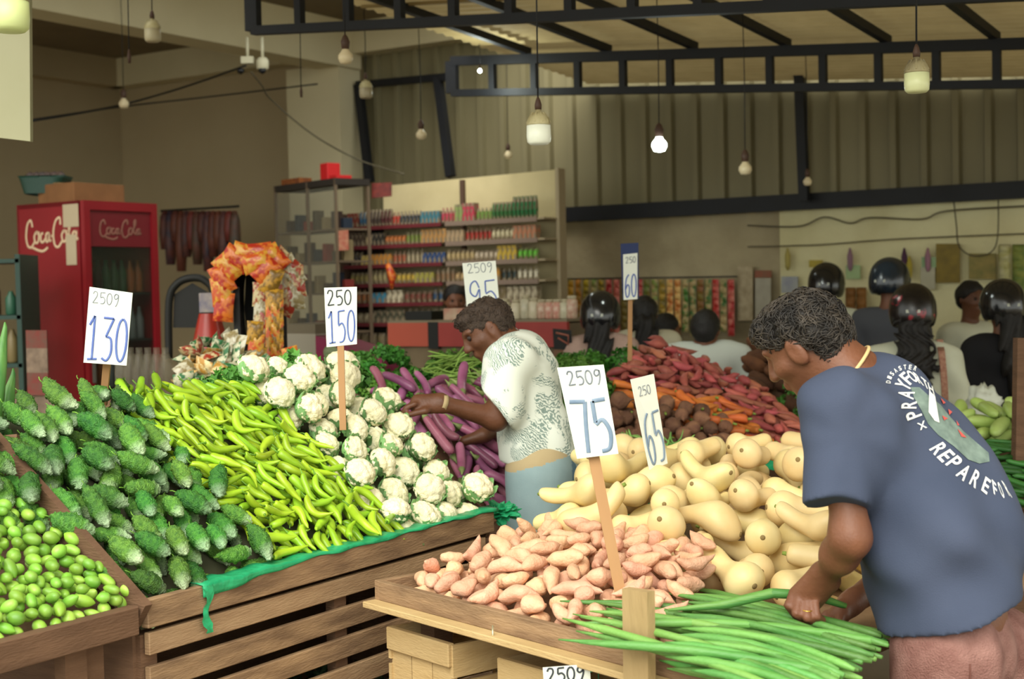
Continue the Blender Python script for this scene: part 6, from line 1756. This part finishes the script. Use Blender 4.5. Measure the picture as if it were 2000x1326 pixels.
for i, (fa, c_, h_) in enumerate(((.62, 'b8b89c', .13), (.68, 'c8c0a4', .12), (.73, 'a8a890', .15), (.775, 'c8c0a4', .13), (.82, 'b06a5c', .12), (.86, 'c04a4a', .12), (.9, 'c04a4a', .12), (.94, 'b8b89c', .12), (.975, 'b06a5c', .14))):
    t_ = thing('sweet_jar', 'clear jar of sweets on the right half of the red counter', 'jar', tuple(cp_(CL*fa, .12, cz+.015)), 0, 'sweet jars on the red counter')
    mb = MB(); b_ = cp_(CL*fa, .12, cz+.015); mb.lathe([(.03, 0), (.036, .01), (.036, h_*.8), (.027, h_*.88)], b_, UP, 14); mb.build('jar_body', jm[c_], t_)
    mb = MB(); mb.lathe([(.028, h_*.88), (.029, h_), (.02, h_+.003)], b_, UP, 14); mb.build('lid', M('jar_lid', 'b8ad90', .5), t_)
boxthing('open_carton', 'white and red carton on the red counter before the shopkeeper', 'carton', cp_(CL*.37, .1, cz+.015), (.17, .12, .075), M('white_red_carton', 'c9bca0', .6, 'b04a3c', 12, .0), d_)
boxthing('black_bag', 'low black bag lying on the left end of the red counter', 'bag', cp_(CL*.14, .15, cz+.015), (.22, .14, .06), blackm, d_)
c2_ = thing('display_counter', 'white counter with a magenta front panel left of the 150 sign', 'counter', tuple(Vector((at(650, 745, 7.4).x, 7.4, 0))))
a0, a1, a2 = at(556, 650, 7.6), at(616, 652, 7.4), at(745, 668, 7.1)
f_ = lambda p, z: Vector((p.x, p.y, z))
mb = MB(); mb.slab([f_(a0, .2), f_(a1, .2), f_(a1, a1.z), f_(a0, a1.z)], Vector((.1, .3, 0))); mb.build('white_end', M('grey_white_panel', '9a9484', .7), c2_)
mb = MB(); mb.slab([f_(a1, .2), f_(a2, .2), f_(a2, a2.z-.08), f_(a1, a1.z-.01)], Vector((.1, .3, 0))); mb.build('magenta_panel', M('magenta_panel', '8c1f4c', .5, '7a1a40', 4, .2), c2_)
mb = MB(); mb.slab([f_(a0, a1.z), f_(a1, a1.z), f_(a1, a1.z+.05), f_(a0, a1.z+.05)], Vector((.12, .34, 0))); mb.build('worktop', M('grey_top', '6e6552', .7), c2_)
p_ = at(646, 688, 6.9); mb = MB(); mb.lathe([(.001, -.006), (.034, -.006), (.037, 0), (.034, .006), (.001, .006)], p_, Vector((0, -1, 0)), 20); mb.tube([p_+Vector((0, .02, .0)), f_(p_, .0)+Vector((0, .02, 0))], .006, 6)
o = mb.build('round_badge', M('green_white_badge', 'a8ab84', .5, '5a7a4a', 30, .1)); tag(o, 'round pale green badge on a thin stand behind the 150 sign stake', 'badge')
pb = thing('payment_terminal', 'black folding device with reddish trim at the right end of the red counter', 'device', tuple(at(1098, 665, 8.3)))
mb = MB(); mb.slab([at(1082, 682, 8.3), at(1118, 684, 8.25), at(1116, 645, 8.25), at(1080, 642, 8.3)], Vector((0, .06, 0))); mb.build('body', blackm, pb)
mb = MB(); mb.tube([at(1086, 650, 8.28), at(1110, 655, 8.24), at(1110, 672, 8.24), at(1090, 660, 8.27)], .006, 5); mb.build('trim', M('copper_trim', '9a5a48', .5), pb)
mb = MB(); mb.box((at(1098, 680, 8.3).x, 8.32, at(1098, 682, 8.3).z/2), (.1, .08, at(1098, 682, 8.3).z)); mb.build('pedestal', wood_dk, pb)

# ------------------------------------------------------------- strips and papers on the walls
random.seed(5)
sc_ = [('c0902a', 'ochre'), ('c0902a', 'ochre'), ('c08030', 'ochre'), ('b8a02a', 'yellow'), ('6a8a3a', 'green'), ('b8982a', 'yellow'), ('a8282c', 'red'), ('a8282c', 'red'), ('7a6a3a', 'olive'), ('8a6a3a', 'olive'), ('b02c30', 'red'), ('6a7a3a', 'olive'),
       ('7a8a3c', 'green'), ('b8963a', 'yellow'), ('c8783a', 'orange'), ('c8783a', 'orange'), ('4a7a34', 'green'), ('3a6a30', 'green'), ('8a5a34', 'brown'), ('3f7030', 'green'), ('b5302c', 'red'), ('3a6a30', 'green'), ('b02c2c', 'red')]
mb = MB(); mb.tube([at(1092, 545, wallD(1092)-.12), at(1440, 540, wallD(1440)-.12)], .006, 5); o = mb.build('hanging_wire', wire); tag(o, 'wire across the stained wall holding the sachet strips', 'wire')
for i, (c_, cn2) in enumerate(sc_):
    px = 1100+i*14.9; D_ = wallD(px)-.12; ly = 640 + (i*37 % 5)*4; w_ = .052
    t_ = at(px, 546, D_); b_ = at(px+1, ly, D_); nseg = 7
    mb = MB(); rows = []
    for j in range(nseg*4+1):
        v = j/(nseg*4); z_ = .013*abs(math.sin(v*nseg*PI)); p = t_.lerp(b_, v)
        rows.append([p+B*s_*w_/2-A*z_*(1-s_*s_*.8) for s_ in (-1, -.5, 0, .5, 1)])
    mb.grid(rows, smooth=False)
    m_ = M('sachet_'+c_, c_, .35, {'red': 'd07a6a', 'green': 'b8a070', 'orange': 'e0b870'}.get(cn2, '7a6a2c'), 20, .8, spec=.4)
    o = mb.build('sachet_strip', m_); tag(o, 'strip of %s sachets hanging on the stained wall behind the customers' % cn2, 'sachets', 'sachet strips, %s' % cn2)
    q = o.modifiers.new('s', 'SOLIDIFY'); q.thickness = .003
def wallitem(x0, y0, x1, y1, c1_, c2_, name, lab, cat, off=.07, bulge=.0, dt=.012):
    D_ = lambda px: wallD(px)-off
    P = [at(x0, y1, D_(x0)), at(x1, y1, D_(x1)), at(x1, y0, D_(x1)), at(x0, y0, D_(x0))]
    m_ = M('wall_'+c1_+'_'+c2_, c1_, .6, c2_, 16, .0)
    mb = MB()
    if bulge:
        nb_ = max(2, int((y1-y0)/16)); rows = []
        for j in range(nb_*4+1):
            v = j/(nb_*4); z_ = bulge*abs(math.sin(v*nb_*PI)); a = P[3].lerp(P[0], v); b = P[2].lerp(P[1], v)
            rows.append([a.lerp(b, u)-A*z_*math.sin(PI*u)**.5 for u in (0, .25, .5, .75, 1)])
        mb.grid(rows)
    else: mb.slab(P, A*dt)
    o = mb.build(name, m_); 
    if bulge: q = o.modifiers.new('s', 'SOLIDIFY'); q.thickness = .004
    return tag(o, lab, cat)
for a in ((1441, 520, 1470, 626, '8a7a58', 'c0b090', 'notice_board', 'tall brownish notice board with pale notes at the seam of the two walls', 'board'),
          (1475, 543, 1505, 622, 'b0aa98', '9c9684', 'paper_sheet', 'blank grey paper sheet right of the brown notice board', 'paper'),
          (1474, 528, 1506, 542, '9a4a34', '7a5a40', 'small_poster', 'small red-brown poster above the blank grey sheet', 'poster'),
          (1526, 540, 1558, 572, '8a8ea0', 'aeb0a8', 'paper_sheet', 'bluish printed sheet left of the first black helmet', 'paper'),
          (1580, 508, 1606, 522, 'b8a43a', '9a8a30', 'yellow_sticker', 'yellow sticker just above the first black helmet', 'sticker'),
          (1652, 518, 1680, 545, '8fb078', 'a8b88a', 'green_card', 'light green card between the two black helmets', 'card'),
          (1800, 502, 1828, 522, '7aa070', '9ab088', 'green_card', 'green-topped card left of the dark yellow banner', 'card'),
          (1798, 522, 1826, 565, 'b8b49c', 'a8a48c', 'paper_sheet', 'white sheet under the green-topped card', 'paper'),
          (1828, 476, 1874, 552, '8a7424', '6a5a1c', 'banner', 'dark yellow hanging banner on the whitewashed wall', 'banner'),
          (1892, 495, 1945, 545, '6a6a34', 'a08a4a', 'sachet_sheet', 'green and brown sheet of sachets hanging under the looped string', 'sachets'),
          (1480, 625, 1515, 650, 'a8a284', 'b4ae90', 'pale_carton', 'pale carton below the blank grey sheet', 'carton')): wallitem(*a)
for i in range(2): wallitem(1951+i*27, 478, 1974+i*27, 640, ('a09a3a', '9a9c4a')[i], ('d0ccb0', '4a6a34')[i], 'snack_strip', ('strip of yellow and silver snack packs at the right edge, the left one', 'strip of green and silver snack packs at the far right edge')[i], 'snack packs', .12, .03)
for i in range(2): wallitem(1652+i*21, 562, 1671+i*21, 622, '9a6a30', '6a4420', 'brown_packet_strip', ('strip of brown packets between the helmets, the left of two', 'strip of brown packets between the helmets, the right of two')[i], 'packets', .12, .03)
for px, c_, lab in ((1660, '8a6a78', 'small mauve ribbon hanging left of the blue-lined helmet'), (1766, '4a2c44', 'dark purple tassel hanging right of the blue-lined helmet'), (1776, 'a8983a', 'yellow tassel hanging beside the purple one'), (1812, '9a7080', 'pink tassel hanging above the green-topped card'), (1538, 'a89a54', 'pale yellow tassel above the bluish printed sheet')):
    y_ = {1776: 500}.get(px, 484)
    a_ = at(px, y_, wallD(px)-.08); mb = MB(); mb.tube([a_, a_-UP*.06, a_-UP*.14, a_-UP*.17], [.006, .022, .02, .008], 8); tag(mb.build('tassel', M('tassel_'+c_, c_, .8)), lab, 'tassel')
# brown clutter behind the sweet potatoes: roots in low crates
PX = [at(1485, 800, 6.95), at(1560, 800, 6.95), at(1550, 680, 7.6), at(1485, 675, 7.6)]
r6 = thing('display_stand', 'low dark stand of brown roots beside the bending man\'s head', 'stand', (PX[0].x, PX[0].y, 0)); stand_box(PX, r6, .08, wood_dk)
heap('brown_yam', [(vegmesh('brown_yam', roundprof([(-.09, .006), (-.06, .03), (0, .04), (.06, .03), (.09, .005)], 12), M('brown_yam_skin', '6a4428', .85, '4a2c1a', 20, .2, vary=.4), 10, noise_amp=.012, noise_s=25, rings=12), [])], [PX],
     rot_dir((1, -1), 1.2, .3, .9), 'dark brown yam in the shaded heap behind the bending man\'s face', 'yam', 'brown yams behind the bending man', thick=.07, cell=.012, stop=.03, nmax=90, tries=30)
